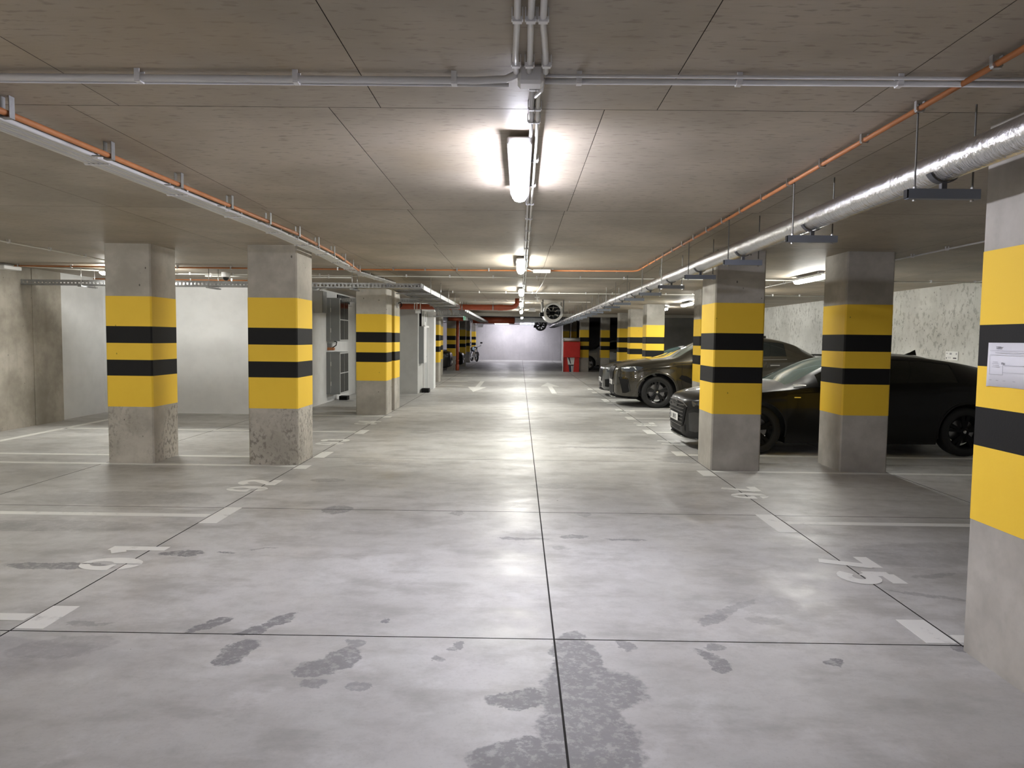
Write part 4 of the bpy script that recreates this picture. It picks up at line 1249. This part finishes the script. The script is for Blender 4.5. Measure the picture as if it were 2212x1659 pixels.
def wheel(parent, x, y, side, S, rim_mat, detail=True):
    """side: -1 for the side facing local -y"""
    R, t = S['R'], S['tw']
    w_ = empty_free = None
    bm = BM()
    prof = [(R * 0.70, -t / 2 + 0.02), (R * 0.80, -t / 2), (R * 0.93, -t / 2 + 0.008), (R * 0.985, -t / 2 + 0.03), (R, -t / 2 + 0.06), (R, t / 2 - 0.06), (R * 0.985, t / 2 - 0.03), (R * 0.93, t / 2 - 0.008), (R * 0.80, t / 2), (R * 0.70, t / 2 - 0.02)]
    lathe(bm, prof, 'y', 40)
    o = build('wheel', bm, 'tyre', parent, True, (x, y, S['zw']))
    yo = side * (t / 2 - 0.028)
    bm = BM()
    lathe(bm, [(R * 0.72, yo), (R * 0.70, yo + side * 0.008), (R * 0.655, yo - side * 0.006), (R * 0.64, yo - side * 0.12), (R * 0.64, -yo)], 'y', 40)
    for k in range(10 if detail else 5):
        # five twin spokes
        if detail:
            a = 2 * math.pi * (k // 2) / 5 + math.radians(90) + (0.17 if k % 2 else -0.17)
            hw = 0.020
        else:
            a = 2 * math.pi * k / 5 + math.radians(90)
            hw = 0.035
        u = Vector((math.cos(a), 0, math.sin(a)))
        v = Vector((-math.sin(a), 0, math.cos(a)))
        a2 = a - (0.20 if k % 2 else -0.20) * (0.6 if detail else 0)
        ui = Vector((math.cos(a2), 0, math.sin(a2)))
        P = [ui * R * 0.14 - v * hw, ui * R * 0.14 + v * hw, u * R * 0.69 + v * hw * 1.15, u * R * 0.69 - v * hw * 1.15]
        front = [bm.verts.new(p + Vector((0, yo - side * (0.018 if i < 2 else 0.002), 0))) for i, p in enumerate(P)]
        back = [bm.verts.new(p + Vector((0, yo - side * 0.05, 0))) for p in P]
        bm.faces.new(front)
        bm.faces.new(back[::-1])
        for i in range(4):
            bm.faces.new((front[i], back[i], back[(i + 1) % 4], front[(i + 1) % 4]))
    lathe(bm, [(0.0, yo - side * 0.004), (R * 0.11, yo - side * 0.004), (R * 0.18, yo - side * 0.016), (R * 0.2, yo - side * 0.06)], 'y', 20)
    rim = build('rim', bm, rim_mat, o, False)
    if detail:
        bm = BM()
        lathe(bm, [(0.0, yo - side * 0.10), (R * 0.50, yo - side * 0.10), (R * 0.50, yo - side * 0.13)], 'y', 28)
        build('brake_disc', bm, 'disc', o, False)
        bm = BM()
        lathe(bm, [(0.0, yo - side * 0.001), (R * 0.07, yo - side * 0.002), (R * 0.075, yo - side * 0.008)], 'y', 14)
        build('hub_cap', bm, 'chrome', o, True)
    return o


def car(name, label, loc, rz, S, paint, rim='rimk', windsh='winds', detail=2):
    root = empty(name, loc, rz)
    tag(root, label, 'car')
    f = {k: pchip(S[k]) for k in ('top', 'belt', 'wid', 'wt', 'crown', 'bot')}
    L, Ra, zw = S['L'], S['Ra'], S['zw']
    xs = set(np.round(np.linspace(0, L, 96), 4)) | set(np.round(np.linspace(0, 0.3, 16), 4)) | set(np.round(np.linspace(L - 0.25, L, 10), 4))
    for xw in S['wheels']:
        for k in range(33):
            xs.add(round(xw - (Ra - 1e-3) * math.cos(math.pi * k / 32), 4))
        xs.add(round(xw - Ra - 0.002, 4))
        xs.add(round(xw + Ra + 0.002, 4))
    for v in (*S['ws'], *S['rw'], *S['win']):
        xs |= {round(v, 4), round(v + 0.045, 4)}
    xs = sorted(xs)
    NB, NW, NR = 14, 8, 10

    def zbot(x):
        z = f['bot'](x)
        for xw in S['wheels']:
            d = abs(x - xw)
            if d < Ra:
                z = max(z, zw + math.sqrt(Ra * Ra - d * d))
        return z

    def half(x):
        W_, zb, zbelt, zt, wt, d = f['wid'](x), zbot(x), f['belt'](x), f['top'](x), f['wt'](x), f['crown'](x)
        zbelt = min(max(zbelt, zb + 0.03), zt - 0.02)
        zm = 0.55 * S['R'] / 0.37 + 0.05

        def wz(z):
            lo = max(0.0, (zm - z) / zm)
            hi = max(0.0, (z - zm) / 0.6)
            cr = 0.012 * math.exp(-((z - (zbelt - 0.09)) / 0.035) ** 2)
            return W_ * (1 - 0.10 * lo ** 1.6 - 0.085 * hi ** 1.5) + cr
        pts = [(0.0, zb)]
        for k in range(NB):
            t = k / (NB - 1)
            z = zb + (zbelt - zb) * t
            pts.append((wz(z) - (0.012 if k == 0 else 0), z))
        yb, zq = pts[-1][0], zt - d
        zq = max(zq, zbelt + 0.008)
        wt = min(wt, yb - 0.02)
        for k in range(1, NW + 1):
            t = k / NW
            bul = 0.018 * math.sin(math.pi * t)
            pts.append((yb + (wt - yb) * t + bul, zbelt + (zq - zbelt) * (t + 0.10 * math.sin(math.pi * t) * (1 if zq - zbelt < 0.15 else 0.3))))
        for k in range(1, NR + 1):
            t = k / NR
            y = wt * math.cos(t * math.pi / 2) if False else wt * (1 - t)
            pts.append((y, zq + (zt - zq) * (1 - (1 - t) ** 2.2)))
        return pts
    halves = [half(x) for x in xs]
    bm = BM()
    lay = bm.faces.layers.int.new('zone')
    n = len(halves[0])
    rings = []
    for x, hf in zip(xs, halves):
        ring = [bm.verts.new((x, -y, z)) for (y, z) in hf] + [bm.verts.new((x, y, z)) for (y, z) in hf[-2:0:-1]]
        rings.append(ring)
    M = len(rings[0])
    names = {0: ('body', paint)}

    def zone(i, k):
        xa, xb = xs[i], xs[i + 1]
        xm = (xa + xb) / 2
        kk = k if k < n - 1 else M - 1 - k
        far = k >= n - 1
        s = 1 if far else 0
        if kk == 0:
            return 9
        if kk < NB:
            return 9 if (kk == 1 and S['side_low'] > 0.08) else 0
        if kk < NB + NW:
            j = kk - NB
            hf = halves[i]
            gap = hf[NB + NW][1] - hf[NB][1]
            gap2 = halves[i + 1][NB + NW][1] - halves[i + 1][NB][1]
            a, b, c = S['win']
            if 1 <= j <= NW - 2 and min(gap, gap2) > 0.12:
                if a <= xa and xb <= b + 1e-6:
                    return 3 + s
                if b + 0.04 <= xa and xb <= c + 1e-6:
                    return 5 + s
                if b - 1e-6 <= xa and xb <= b + 0.05:
                    return 7
            return 0
        j = kk - NB - NW
        if j >= 1:
            if S['ws'][0] <= xa and xb <= S['ws'][1] + 1e-6:
                return 1
            if S['rw'][0] <= xa and xb <= S['rw'][1] + 1e-6:
                return 2
        return 0
    for i in range(len(rings) - 1):
        for k in range(M):
            q = (rings[i][k], rings[i][(k + 1) % M], rings[i + 1][(k + 1) % M], rings[i + 1][k])
            fc = bm.faces.new(q)
            fc[lay] = zone(i, k)
    bm.faces.new(rings[0][::-1])
    bm.faces.new(rings[-1])
    bmesh.ops.recalc_face_normals(bm, faces=bm.faces)
    bm.faces.ensure_lookup_table()
    bvh = BVHTree.FromBMesh(bm)
    ZN = {0: ('body', paint), 1: ('windscreen', windsh), 2: ('rear_window', 'cargl'), 3: ('side_window', 'cargl'), 4: ('side_window', 'cargl'), 5: ('side_window', 'cargl'), 6: ('side_window', 'cargl'), 7: ('door_pillar', 'gloss'), 9: ('underbody', 'black')}
    for z, (nm, mt) in ZN.items():
        fs = [fc for fc in bm.faces if fc[lay] == z]
        if not fs:
            continue
        vmap, verts, faces = {}, [], []
        for fc in fs:
            idx = []
            for v in fc.verts:
                if v.index not in vmap or True:
                    key = v
                    if key not in vmap:
                        vmap[key] = len(verts)
                        c = v.co.copy()
                        if z in (1, 2, 3, 4, 5, 6, 7):
                            c -= v.normal * 0.004
                        verts.append(c)
                idx.append(vmap[v])
            faces.append(idx)
        me = bpy.data.meshes.new(nm)
        me.from_pydata(verts, [], faces)
        link(nm, me, mt, root, True)
    bm.free()

    def cast(p, d):
        p, d = Vector(p), Vector(d).normalized()
        loc_, nrm, _, _ = bvh.ray_cast(p - d * 3, d)
        return (loc_, nrm) if loc_ is not None else (p, -d)

    def patch(nm, mat, top, bot, plane, off=0.006, rows=5, sides=(-1, 1), parent=None, thick=True):
        """conforming patch between two polylines; plane 'side' takes (x,z), 'front' takes (y,z)"""
        for s in sides:
            b = BM()
            grid = []
            for r_ in range(rows + 1):
                t = r_ / rows
                row = []
                for a, c in zip(top, bot):
                    u, v = a[0] + (c[0] - a[0]) * t, a[1] + (c[1] - a[1]) * t
                    if plane == 'side':
                        pt, nr = cast((u, s * 1.0, v), (0, -s, 0))
                    elif plane == 'diag':
                        pt, nr = cast((u, s * 0.9, v), (0.45, -s, 0))
                    else:
                        pt, nr = cast((0, s * u, v), (1, 0, 0))
                    row.append(b.verts.new(pt + nr * off))
                grid.append(row)
            for i in range(rows):
                for j in range(len(top) - 1):
                    b.faces.new((grid[i][j], grid[i][j + 1], grid[i + 1][j + 1], grid[i + 1][j]))
            bmesh.ops.recalc_face_normals(b, faces=b.faces)
            build(nm, b, mat, parent or root, True)
    # wheels
    for k, xw in enumerate(S['wheels']):
        for s in (-1, 1):
            yy = s * (f['wid'](xw) - S['tw'] / 2 - 0.022)
            wheel(root, xw, yy, s, S, rim, detail > 1)
    return root, f, patch, cast, S


def arch_lips(root, f, S, mat, wd=0.05, out=0.012):
    for xw in S['wheels']:
        for s in (-1, 1):
            b = BM()
            prev = None
            for k in range(27):
                a = math.radians(-14 + 208 * k / 26)
                ring = []
                for (rad, dy) in ((S['Ra'] - 0.004, -0.05), (S['Ra'] - 0.004, out), (S['Ra'] + wd * 0.6, out), (S['Ra'] + wd, -0.006)):
                    x, z = xw + rad * math.cos(a), S['zw'] + rad * math.sin(a)
                    w0 = f['wid'](x)
                    zm = 0.55 * S['R'] / 0.37 + 0.05
                    lo, hi = max(0, (zm - z) / zm), max(0, (z - zm) / 0.6)
                    y = w0 * (1 - 0.10 * lo ** 1.6 - 0.085 * hi ** 1.5) + dy
                    ring.append(b.verts.new((x, s * y, z)))
                if prev:
                    for i in range(3):
                        b.faces.new((prev[i], prev[i + 1], ring[i + 1], ring[i]))
                prev = ring
            build('wheel_arch', b, mat, root, True)


def mirror_part(root, x, y, z, mat):
    for s in (-1, 1):
        b = BM()
        box(b, x - 0.06, x + 0.09, min(s * y, s * (y + 0.20)), max(s * y, s * (y + 0.20)), z, z + 0.14, 0.03)
        box(b, x - 0.01, x + 0.05, min(s * (y - 0.08), s * (y + 0.03)), max(s * (y - 0.08), s * (y + 0.03)), z - 0.01, z + 0.03)
        build('door_mirror', b, mat, root, True)


def seam(patch, pts, wd=0.006, sides=(-1, 1)):
    """thin dark shut line along (x,z) points on the flanks"""
    for (x0, z0), (x1, z1) in zip(pts, pts[1:]):
        if abs(z1 - z0) > abs(x1 - x0):
            a = [(x0 + (x1 - x0) * t, z0 + (z1 - z0) * t) for t in np.linspace(0, 1, 9)]
            patch('door_seam', 'black', [(p[0] - wd / 2, p[1]) for p in a], [(p[0] + wd / 2, p[1]) for p in a], 'side', 0.0015, 1, sides)
        else:
            a = [(x0 + (x1 - x0) * t, z0 + (z1 - z0) * t) for t in np.linspace(0, 1, 14)]
            patch('door_seam', 'black', [(p[0], p[1] + wd / 2) for p in a], [(p[0], p[1] - wd / 2) for p in a], 'side', 0.0015, 1, sides)


def plate_part(root, x, z, txt):
    b = BM()
    box(b, x - 0.012, x, -0.26, 0.26, z - 0.057, z + 0.057, 0.004)
    p = build('number_plate', b, 'plate', root)
    b = BM()   # dark characters, a bar code of strokes at this size
    yy = 0.19
    for ch in txt:
        if ch != ' ':
            for st in DIG.get(ch, DIG['8']):
                pts = [(yy - u * 0.17, z - 0.035 + v * 0.165) for (u, v) in st]
                P = [Vector((q[0], q[1])) for q in pts]
                for q0, q1 in zip(P, P[1:]):
                    d = (q1 - q0).normalized() * 0.006
                    nn = Vector((-d.y, d.x))
                    quad(b, [(x - 0.0135, *(q0 + nn)), (x - 0.0135, *(q1 + nn)), (x - 0.0135, *(q1 - nn)), (x - 0.0135, *(q0 - nn))])
        yy -= 0.062
    build('plate_lettering', b, 'printd', p)
    boxo('plate_band', (x - 0.0135, x - 0.012, 0.225, 0.255, z - 0.05, z + 0.05), 'navy', p)


# --- dark olive SUV coupe
root, f, patch, cast, S = car('sport_utility_car', 'dark olive sport utility car with black wheels, nose toward the aisle', (2.27, 17.86, 0), 0, SUV, 'p_olive')
arch_lips(root, f, S, 'p_olive', 0.055, 0.014)
patch('headlight', 'lens', [(0.13, 0.925), (0.22, 0.95), (0.36, 0.965), (0.50, 0.97), (0.62, 0.955)], [(0.14, 0.85), (0.22, 0.835), (0.36, 0.845), (0.48, 0.87), (0.56, 0.90)], 'side', 0.006, 5)
patch('running_light', 'drl', [(0.15, 0.925), (0.28, 0.948), (0.44, 0.958)], [(0.15, 0.912), (0.28, 0.937), (0.44, 0.949)], 'side', 0.010, 1)
patch('running_light', 'drl', [(0.40, 0.950), (0.425, 0.95)], [(0.445, 0.89), (0.465, 0.90)], 'side', 0.010, 2)
patch('grille', 'black', [(0.02, 0.93), (0.15, 0.94), (0.30, 0.92), (0.38, 0.88)], [(0.02, 0.62), (0.13, 0.62), (0.24, 0.64), (0.30, 0.70)], 'front', 0.012, 5)
for k in range(7):
    y0 = 0.05 + 0.042 * k
    patch('grille_bar', 'black', [(y0, 0.92), (y0 + 0.012, 0.92)], [(y0 - 0.006, 0.64 + 0.008 * k), (y0 + 0.006, 0.64 + 0.008 * k)], 'front', 0.022, 4)
patch('grille_frame', 'gloss', [(0.01, 0.952), (0.15, 0.962), (0.31, 0.94), (0.40, 0.885)], [(0.01, 0.938), (0.15, 0.948), (0.305, 0.926), (0.385, 0.88)], 'front', 0.018, 1)
patch('air_intake', 'black', [(0.10, 0.655), (0.17, 0.67), (0.26, 0.66)], [(0.17, 0.33), (0.24, 0.335), (0.31, 0.37)], 'side', 0.006, 5)
patch('intake_frame', 'gloss', [(0.085, 0.70), (0.17, 0.71), (0.27, 0.69)], [(0.10, 0.655), (0.17, 0.67), (0.26, 0.66)], 'side', 0.008, 1)
patch('intake_frame', 'gloss', [(0.262, 0.67), (0.285, 0.66)], [(0.312, 0.37), (0.34, 0.38)], 'side', 0.008, 3)
patch('lower_grille', 'black', [(0.0, 0.50), (0.2, 0.50), (0.42, 0.52)], [(0.0, 0.30), (0.2, 0.30), (0.42, 0.32)], 'front', 0.006, 3)
patch('side_vent', 'black', [(1.50, 0.78), (1.62, 0.76), (1.72, 0.70)], [(1.44, 0.70), (1.60, 0.62), (1.80, 0.56)], 'side', 0.004, 3)
b = BM()   # front splitter
prev = None
for k in range(17):
    y = -0.84 + 1.68 * k / 16
    xf = 0.02 + 0.30 * abs(y / 0.84) ** 3.2
    ring = [b.verts.new(p) for p in ((xf - 0.05, y, 0.205), (xf + 0.06, y, 0.215), (xf + 0.06, y, 0.235), (xf - 0.045, y, 0.222))]
    if prev:
        for i in range(4):
            b.faces.new((prev[i], prev[(i + 1) % 4], ring[(i + 1) % 4], ring[i]))
    prev = ring
build('front_splitter', b, 'gloss', root, True)
plate_part(root, -0.012, 0.56, '0 88')
mirror_part(root, 1.86, 0.93, 1.10, 'p_olive')
seam(patch, [(1.52, 1.06), (1.50, 0.62), (1.56, 0.30)])
seam(patch, [(2.86, 1.14), (2.87, 0.5), (2.86, 0.27)])
seam(patch, [(1.56, 0.30), (2.86, 0.27)])
for x in (2.55, 3.55):
    patch('door_handle', 'chrome' if x > 3 else 'p_olive', [(x, 1.04), (x + 0.1, 1.045), (x + 0.22, 1.045)], [(x, 1.015), (x + 0.1, 1.02), (x + 0.22, 1.02)], 'side', 0.022, 2)
for k, (x0, x1) in enumerate(((1.75, 3.95),)):
    patch('window_trim', 'rod', [(x, 1.115 + 0.03 * (x - 1.75)) for x in np.linspace(x0, x1, 12)], [(x, 1.100 + 0.03 * (x - 1.75)) for x in np.linspace(x0, x1, 12)], 'side', 0.004, 1)
b = BM(); box(b, 3.55, 3.75, -0.03, 0.03, 1.665, 1.72, 0.015); build('roof_fin', b, 'gloss', root)
b = BM(); box(b, 4.62, 4.9, -0.6, 0.6, 1.26, 1.30, 0.01); build('rear_spoiler', b, 'gloss', root)

# --- black saloon
root, f, patch, cast, S = car('saloon_car', 'black saloon car with fin aerial parked behind the banded columns', (2.40, 11.06, 0), 0, SEDAN, 'p_black', 'black')
arch_lips(root, f, S, 'p_black', 0.03, 0.004)
patch('grille', 'black', [(0.0, 0.685), (0.2, 0.685), (0.42, 0.67), (0.54, 0.62)], [(0.0, 0.30), (0.18, 0.30), (0.36, 0.31), (0.45, 0.35)], 'front', 0.008, 6)
patch('grille_frame', 'rod', [(0.0, 0.70), (0.2, 0.70), (0.43, 0.685), (0.56, 0.63)], [(0.0, 0.69), (0.2, 0.69), (0.425, 0.675), (0.55, 0.62)], 'front', 0.012, 1)
for k in range(7):
    z = 0.65 - 0.052 * k
    patch('grille_bar', 'rod', [(0.0, z), (0.2, z), (0.35, z), (0.49 - 0.012 * k, z)], [(0.0, z - 0.012), (0.2, z - 0.012), (0.35, z - 0.012), (0.49 - 0.012 * k, z - 0.012)], 'front', 0.016, 1)
for k in range(4):
    b = BM()
    c = Vector((-0.022, -0.12 + 0.08 * k, 0.655))
    prev = None
    n_ = 16
    rg = []
    for i in range(n_):
        a = 2 * math.pi * i / n_
        rg.append([b.verts.new(c + Vector((dx, math.cos(a) * q, math.sin(a) * q))) for (q, dx) in ((0.050, 0.0), (0.050, -0.006), (0.040, -0.006), (0.040, 0.0))])
    for i in range(n_):
        for j in range(4):
            b.faces.new((rg[i][j], rg[i][(j + 1) % 4], rg[(i + 1) % n_][(j + 1) % 4], rg[(i + 1) % n_][j]))
    build('ring_badge', b, 'rod', root, True)
plate_part(root, -0.024, 0.445, '0 UNV5')
patch('headlight', 'lens', [(0.09, 0.71), (0.2, 0.735), (0.36, 0.75), (0.5, 0.745)], [(0.10, 0.64), (0.2, 0.635), (0.34, 0.66), (0.45, 0.70)], 'side', 0.005, 4)
patch('air_intake', 'gloss', [(0.06, 0.54), (0.12, 0.56), (0.22, 0.55)], [(0.07, 0.28), (0.14, 0.27), (0.22, 0.30)], 'side', 0.006, 4)
patch('lower_grille', 'black', [(0.0, 0.34), (0.25, 0.34), (0.5, 0.36)], [(0.0, 0.25), (0.25, 0.25), (0.5, 0.27)], 'front', 0.006, 2)
b = BM()
prev = None
for k in range(17):
    y = -0.80 + 1.60 * k / 16
    xf = 0.03 + 0.26 * abs(y / 0.80) ** 3.2
    ring = [b.verts.new(p) for p in ((xf - 0.05, y, 0.165), (xf + 0.08, y, 0.165), (xf + 0.08, y, 0.185), (xf - 0.045, y, 0.18))]
    if prev:
        for i in range(4):
            b.faces.new((prev[i], prev[(i + 1) % 4], ring[(i + 1) % 4], ring[i]))
    prev = ring
build('front_splitter', b, 'gloss', root, True)
mirror_part(root, 1.85, 0.90, 0.93, 'p_black')
seam(patch, [(1.50, 0.88), (1.48, 0.5), (1.54, 0.24)])
seam(patch, [(2.72, 0.95), (2.73, 0.5), (2.72, 0.22)])
for x in (2.42, 3.4):
    patch('door_handle', 'p_black', [(x, 0.90), (x + 0.1, 0.905), (x + 0.22, 0.905)], [(x, 0.875), (x + 0.1, 0.88), (x + 0.22, 0.88)], 'side', 0.02, 2)
patch('fender_badge', 'chrome', [(1.44, 0.815), (1.53, 0.815)], [(1.44, 0.803), (1.53, 0.803)], 'side', 0.004, 1)
patch('mirror_trim', 'chrome', [(1.47, 0.965), (1.62, 0.968)], [(1.47, 0.955), (1.62, 0.958)], 'side', 0.02, 1)
b = BM()   # fin aerial
for s in (-1, 1):
    pass
pv = [(3.42, 0, 1.408), (3.60, 0, 1.40), (3.585, 0, 1.485), (3.52, 0, 1.45)]
lo = [b.verts.new((x, -0.018 if z < 1.43 else -0.004, z)) for x, _, z in pv]
hi = [b.verts.new((x, 0.018 if z < 1.43 else 0.004, z)) for x, _, z in pv]
b.faces.new(lo); b.faces.new(hi[::-1])
for i in range(4):
    b.faces.new((lo[i], hi[i], hi[(i + 1) % 4], lo[(i + 1) % 4]))
build('roof_fin', b, 'gloss', root)

# --- grey saloon beyond the olive car
root, f, patch, cast, S = car('saloon_car', 'grey saloon car whose nose shows past the olive car', (2.33, 20.75, 0), 0, dict(SEDAN, top=[(p[0], p[1] + (0.07 if p[0] < 1.5 else 0.0)) for p in SEDAN['top']], belt=[(p[0], p[1] + (0.05 if p[0] < 1.4 else 0.0)) for p in SEDAN['belt']]), 'p_grey', 'rims')
patch('grille', 'black', [(0.02, 0.76), (0.15, 0.77), (0.28, 0.74), (0.34, 0.70)], [(0.02, 0.46), (0.13, 0.46), (0.24, 0.47), (0.30, 0.52)], 'front', 0.010, 5)
patch('headlight', 'lens', [(0.09, 0.775), (0.2, 0.79), (0.36, 0.80), (0.5, 0.80)], [(0.10, 0.70), (0.2, 0.70), (0.34, 0.71), (0.45, 0.75)], 'side', 0.005, 4)
patch('running_light', 'drl', [(0.12, 0.77), (0.3, 0.785)], [(0.12, 0.755), (0.3, 0.77)], 'side', 0.010, 1)
patch('air_intake', 'black', [(0.05, 0.48), (0.12, 0.50), (0.20, 0.48)], [(0.06, 0.28), (0.13, 0.27), (0.20, 0.30)], 'side', 0.006, 4)
patch('lower_grille', 'black', [(0.0, 0.36), (0.25, 0.36), (0.5, 0.38)], [(0.0, 0.25), (0.25, 0.25), (0.5, 0.27)], 'front', 0.006, 2)
b = BM()
prev = None
for k in range(13):
    y = -0.78 + 1.56 * k / 12
    xf = 0.03 + 0.24 * abs(y / 0.78) ** 3.2
    ring = [b.verts.new(p) for p in ((xf - 0.06, y, 0.175), (xf + 0.08, y, 0.175), (xf + 0.08, y, 0.20), (xf - 0.05, y, 0.195))]
    if prev:
        for i in range(4):
            b.faces.new((prev[i], prev[(i + 1) % 4], ring[(i + 1) % 4], ring[i]))
    prev = ring
build('front_splitter', b, 'black', root, True)
plate_part(root, -0.02, 0.47, '8 08')
mirror_part(root, 1.85, 0.90, 0.93, 'p_grey')

# --- silver-white car seen over the olive car's bonnet
root, f, patch, cast, S = car('saloon_car', 'shiny white car showing only its roof behind the olive car', (3.0, 24.5, 0), 0, SEDAN, 'p_white', 'rims', 'winds', 1)
mirror_part(root, 1.85, 0.90, 0.93, 'p_white')
patch('headlight', 'lens', [(0.09, 0.71), (0.2, 0.735), (0.36, 0.75), (0.5, 0.745)], [(0.10, 0.64), (0.2, 0.635), (0.34, 0.66), (0.45, 0.70)], 'side', 0.005, 4)

# --- silver crossover beyond the beam
root, f, patch, cast, S = car('crossover_car', 'silver crossover car between the far banded columns', (2.62, 38.1, 0), 0, CROSS, 'p_silver', 'rims', 'cargl', 2)
arch_lips(root, f, S, 'p_silver', 0.05, 0.012)
mirror_part(root, 1.62, 0.86, 0.99, 'black')
seam(patch, [(1.36, 0.97), (1.34, 0.5), (1.38, 0.28)])
seam(patch, [(2.45, 1.02), (2.46, 0.5), (2.45, 0.26)])
for x in (2.18, 3.2):
    patch('door_handle', 'black', [(x, 0.95), (x + 0.1, 0.955), (x + 0.22, 0.955)], [(x, 0.92), (x + 0.1, 0.925), (x + 0.22, 0.925)], 'side', 0.02, 2)
patch('headlight', 'lens', [(0.09, 0.82), (0.2, 0.84), (0.4, 0.86)], [(0.10, 0.72), (0.2, 0.72), (0.36, 0.76)], 'side', 0.005, 4)

# --- cars on the other side, noses toward the aisle
for (nx, yc, lab) in ((-3.22, 34.2, 'black car whose nose shows behind the third lit column edge'), (-3.02, 39.0, 'dark car whose nose shows behind the upright red pipe')):
    root, f, patch, cast, S = car('parked_car', lab, (nx, yc, 0), math.pi, CROSS if nx < -3.1 else SEDAN, 'p_black', 'rimk', 'cargl', 1)
    patch('headlight', 'lens', [(0.09, 0.78), (0.2, 0.80), (0.4, 0.81)], [(0.10, 0.69), (0.2, 0.69), (0.36, 0.73)], 'side', 0.005, 4)
    patch('grille', 'black', [(0.0, 0.66), (0.2, 0.66), (0.40, 0.63)], [(0.0, 0.42), (0.18, 0.42), (0.36, 0.44)], 'front', 0.008, 4)
    plate_part(root, -0.02, 0.45, '80 8')

# ------------------------------------------------------------------ motorcycle
mc = empty('motorcycle', (-2.87, 48.4, 0), math.radians(197))
tag(mc, 'motorcycle with pale blue tank parked at the far end wall', 'motorcycle')
for y in (0.0, -1.45):
    bm = BM()
    lathe(bm, [(0.24, -0.05), (0.29, -0.06), (0.325, -0.03), (0.33, 0), (0.325, 0.03), (0.29, 0.06), (0.24, 0.05)], 'x', 28, (0, y, 0.33))
    wv = build('wheel', bm, 'tyre', mc, True)
    bm = BM()
    lathe(bm, [(0.245, -0.03), (0.225, -0.03), (0.225, 0.03), (0.245, 0.03)], 'x', 28, (0, y, 0.33))
    for k in range(8):
        a = math.pi * k / 8
        tube(bm, [(0, y - 0.23 * math.cos(a), 0.33 - 0.23 * math.sin(a)), (0, y + 0.23 * math.cos(a), 0.33 + 0.23 * math.sin(a))], 0.008, 6)
    build('rim', bm, 'chrome', wv)
bm = BM()
for s in (-1, 1):
    tube(bm, [(s * 0.085, 0.0, 0.33), (s * 0.085, -0.20, 0.72), (s * 0.085, -0.30, 0.95)], 0.026, 8)
build('fork', bm, 'chrome', mc, True)
bm = BM()
lathe(bm, [(0.0, -0.02), (0.09, -0.03), (0.10, -0.08), (0.06, -0.2), (0, -0.22)], 'y', 16, (0, -0.12, 0.86))
build('headlight', bm, 'chrome', mc, True)
bm = BM()
pp = [arc(0, 0, 0.36, 0.36, 15, 150, 10)]
pr_ = None
for (y, z) in [(q[0], q[1]) for q in pp[0]]:
    ring = [bm.verts.new((x, y, 0.33 + z)) for x in (-0.08, 0, 0.08)]
    if pr_:
        for i in range(2):
            bm.faces.new((pr_[i], pr_[i + 1], ring[i + 1], ring[i]))
    pr_ = ring
build('front_fender', bm, 'chrome', mc, True)
bm = BM()
tube(bm, [(-0.42, -0.50, 1.08), (-0.3, -0.38, 1.05), (-0.1, -0.30, 0.98), (0.1, -0.30, 0.98), (0.3, -0.38, 1.05), (0.42, -0.50, 1.08)], 0.014, 8)
build('handlebar', bm, 'black', mc, True)
for s in (-1, 1):
    bm = BM()
    tube(bm, [(s * 0.33, -0.40, 1.06), (s * 0.40, -0.36, 1.24)], 0.008, 6)
    box(bm, s * 0.40 - 0.08, s * 0.40 + 0.08, -0.38, -0.35, 1.22, 1.32, 0.012)
    build('mirror', bm, 'black', mc)
bm = BM()
tube(bm, [(0, -0.34, 0.86), (0, -0.45, 0.90), (0, -0.62, 0.89), (0, -0.80, 0.83), (0, -0.86, 0.80)], [0.05, 0.13, 0.155, 0.11, 0.04], 16)
build('fuel_tank', bm, 'blue', mc, True)
bm = BM()
tube(bm, [(0, -0.80, 0.80), (0, -0.95, 0.76), (0, -1.15, 0.77), (0, -1.40, 0.86), (0, -1.52, 0.88)], [0.07, 0.14, 0.15, 0.12, 0.05], 14)
build('seat', bm, 'black', mc, True)
bm = BM()
box(bm, -0.17, 0.17, -0.95, -0.50, 0.28, 0.68, 0.06)
lathe(bm, [(0.0, -0.22), (0.11, -0.22), (0.12, -0.1), (0.12, 0.1), (0.11, 0.22), (0, 0.22)], 'x', 16, (0, -0.72, 0.42))
build('engine', bm, 'rims', mc, True)
bm = BM()
tube(bm, [(0.17, -0.55, 0.45), (0.2, -0.7, 0.28), (0.2, -1.1, 0.26), (0.2, -1.6, 0.34)], [0.03, 0.035, 0.05, 0.055], 10)
build('exhaust', bm, 'chrome', mc, True)
bm = BM()
tube(bm, [(0, -0.32, 0.92), (0, -0.6, 0.72), (0, -1.0, 0.70), (0, -1.45, 0.33)], 0.03, 8)
build('frame', bm, 'black', mc, True)
bm = BM()
box(bm, -0.10, 0.10, -1.72, -1.10, 0.66, 0.72, 0.02)
build('rear_fender', bm, 'blue', mc, True)
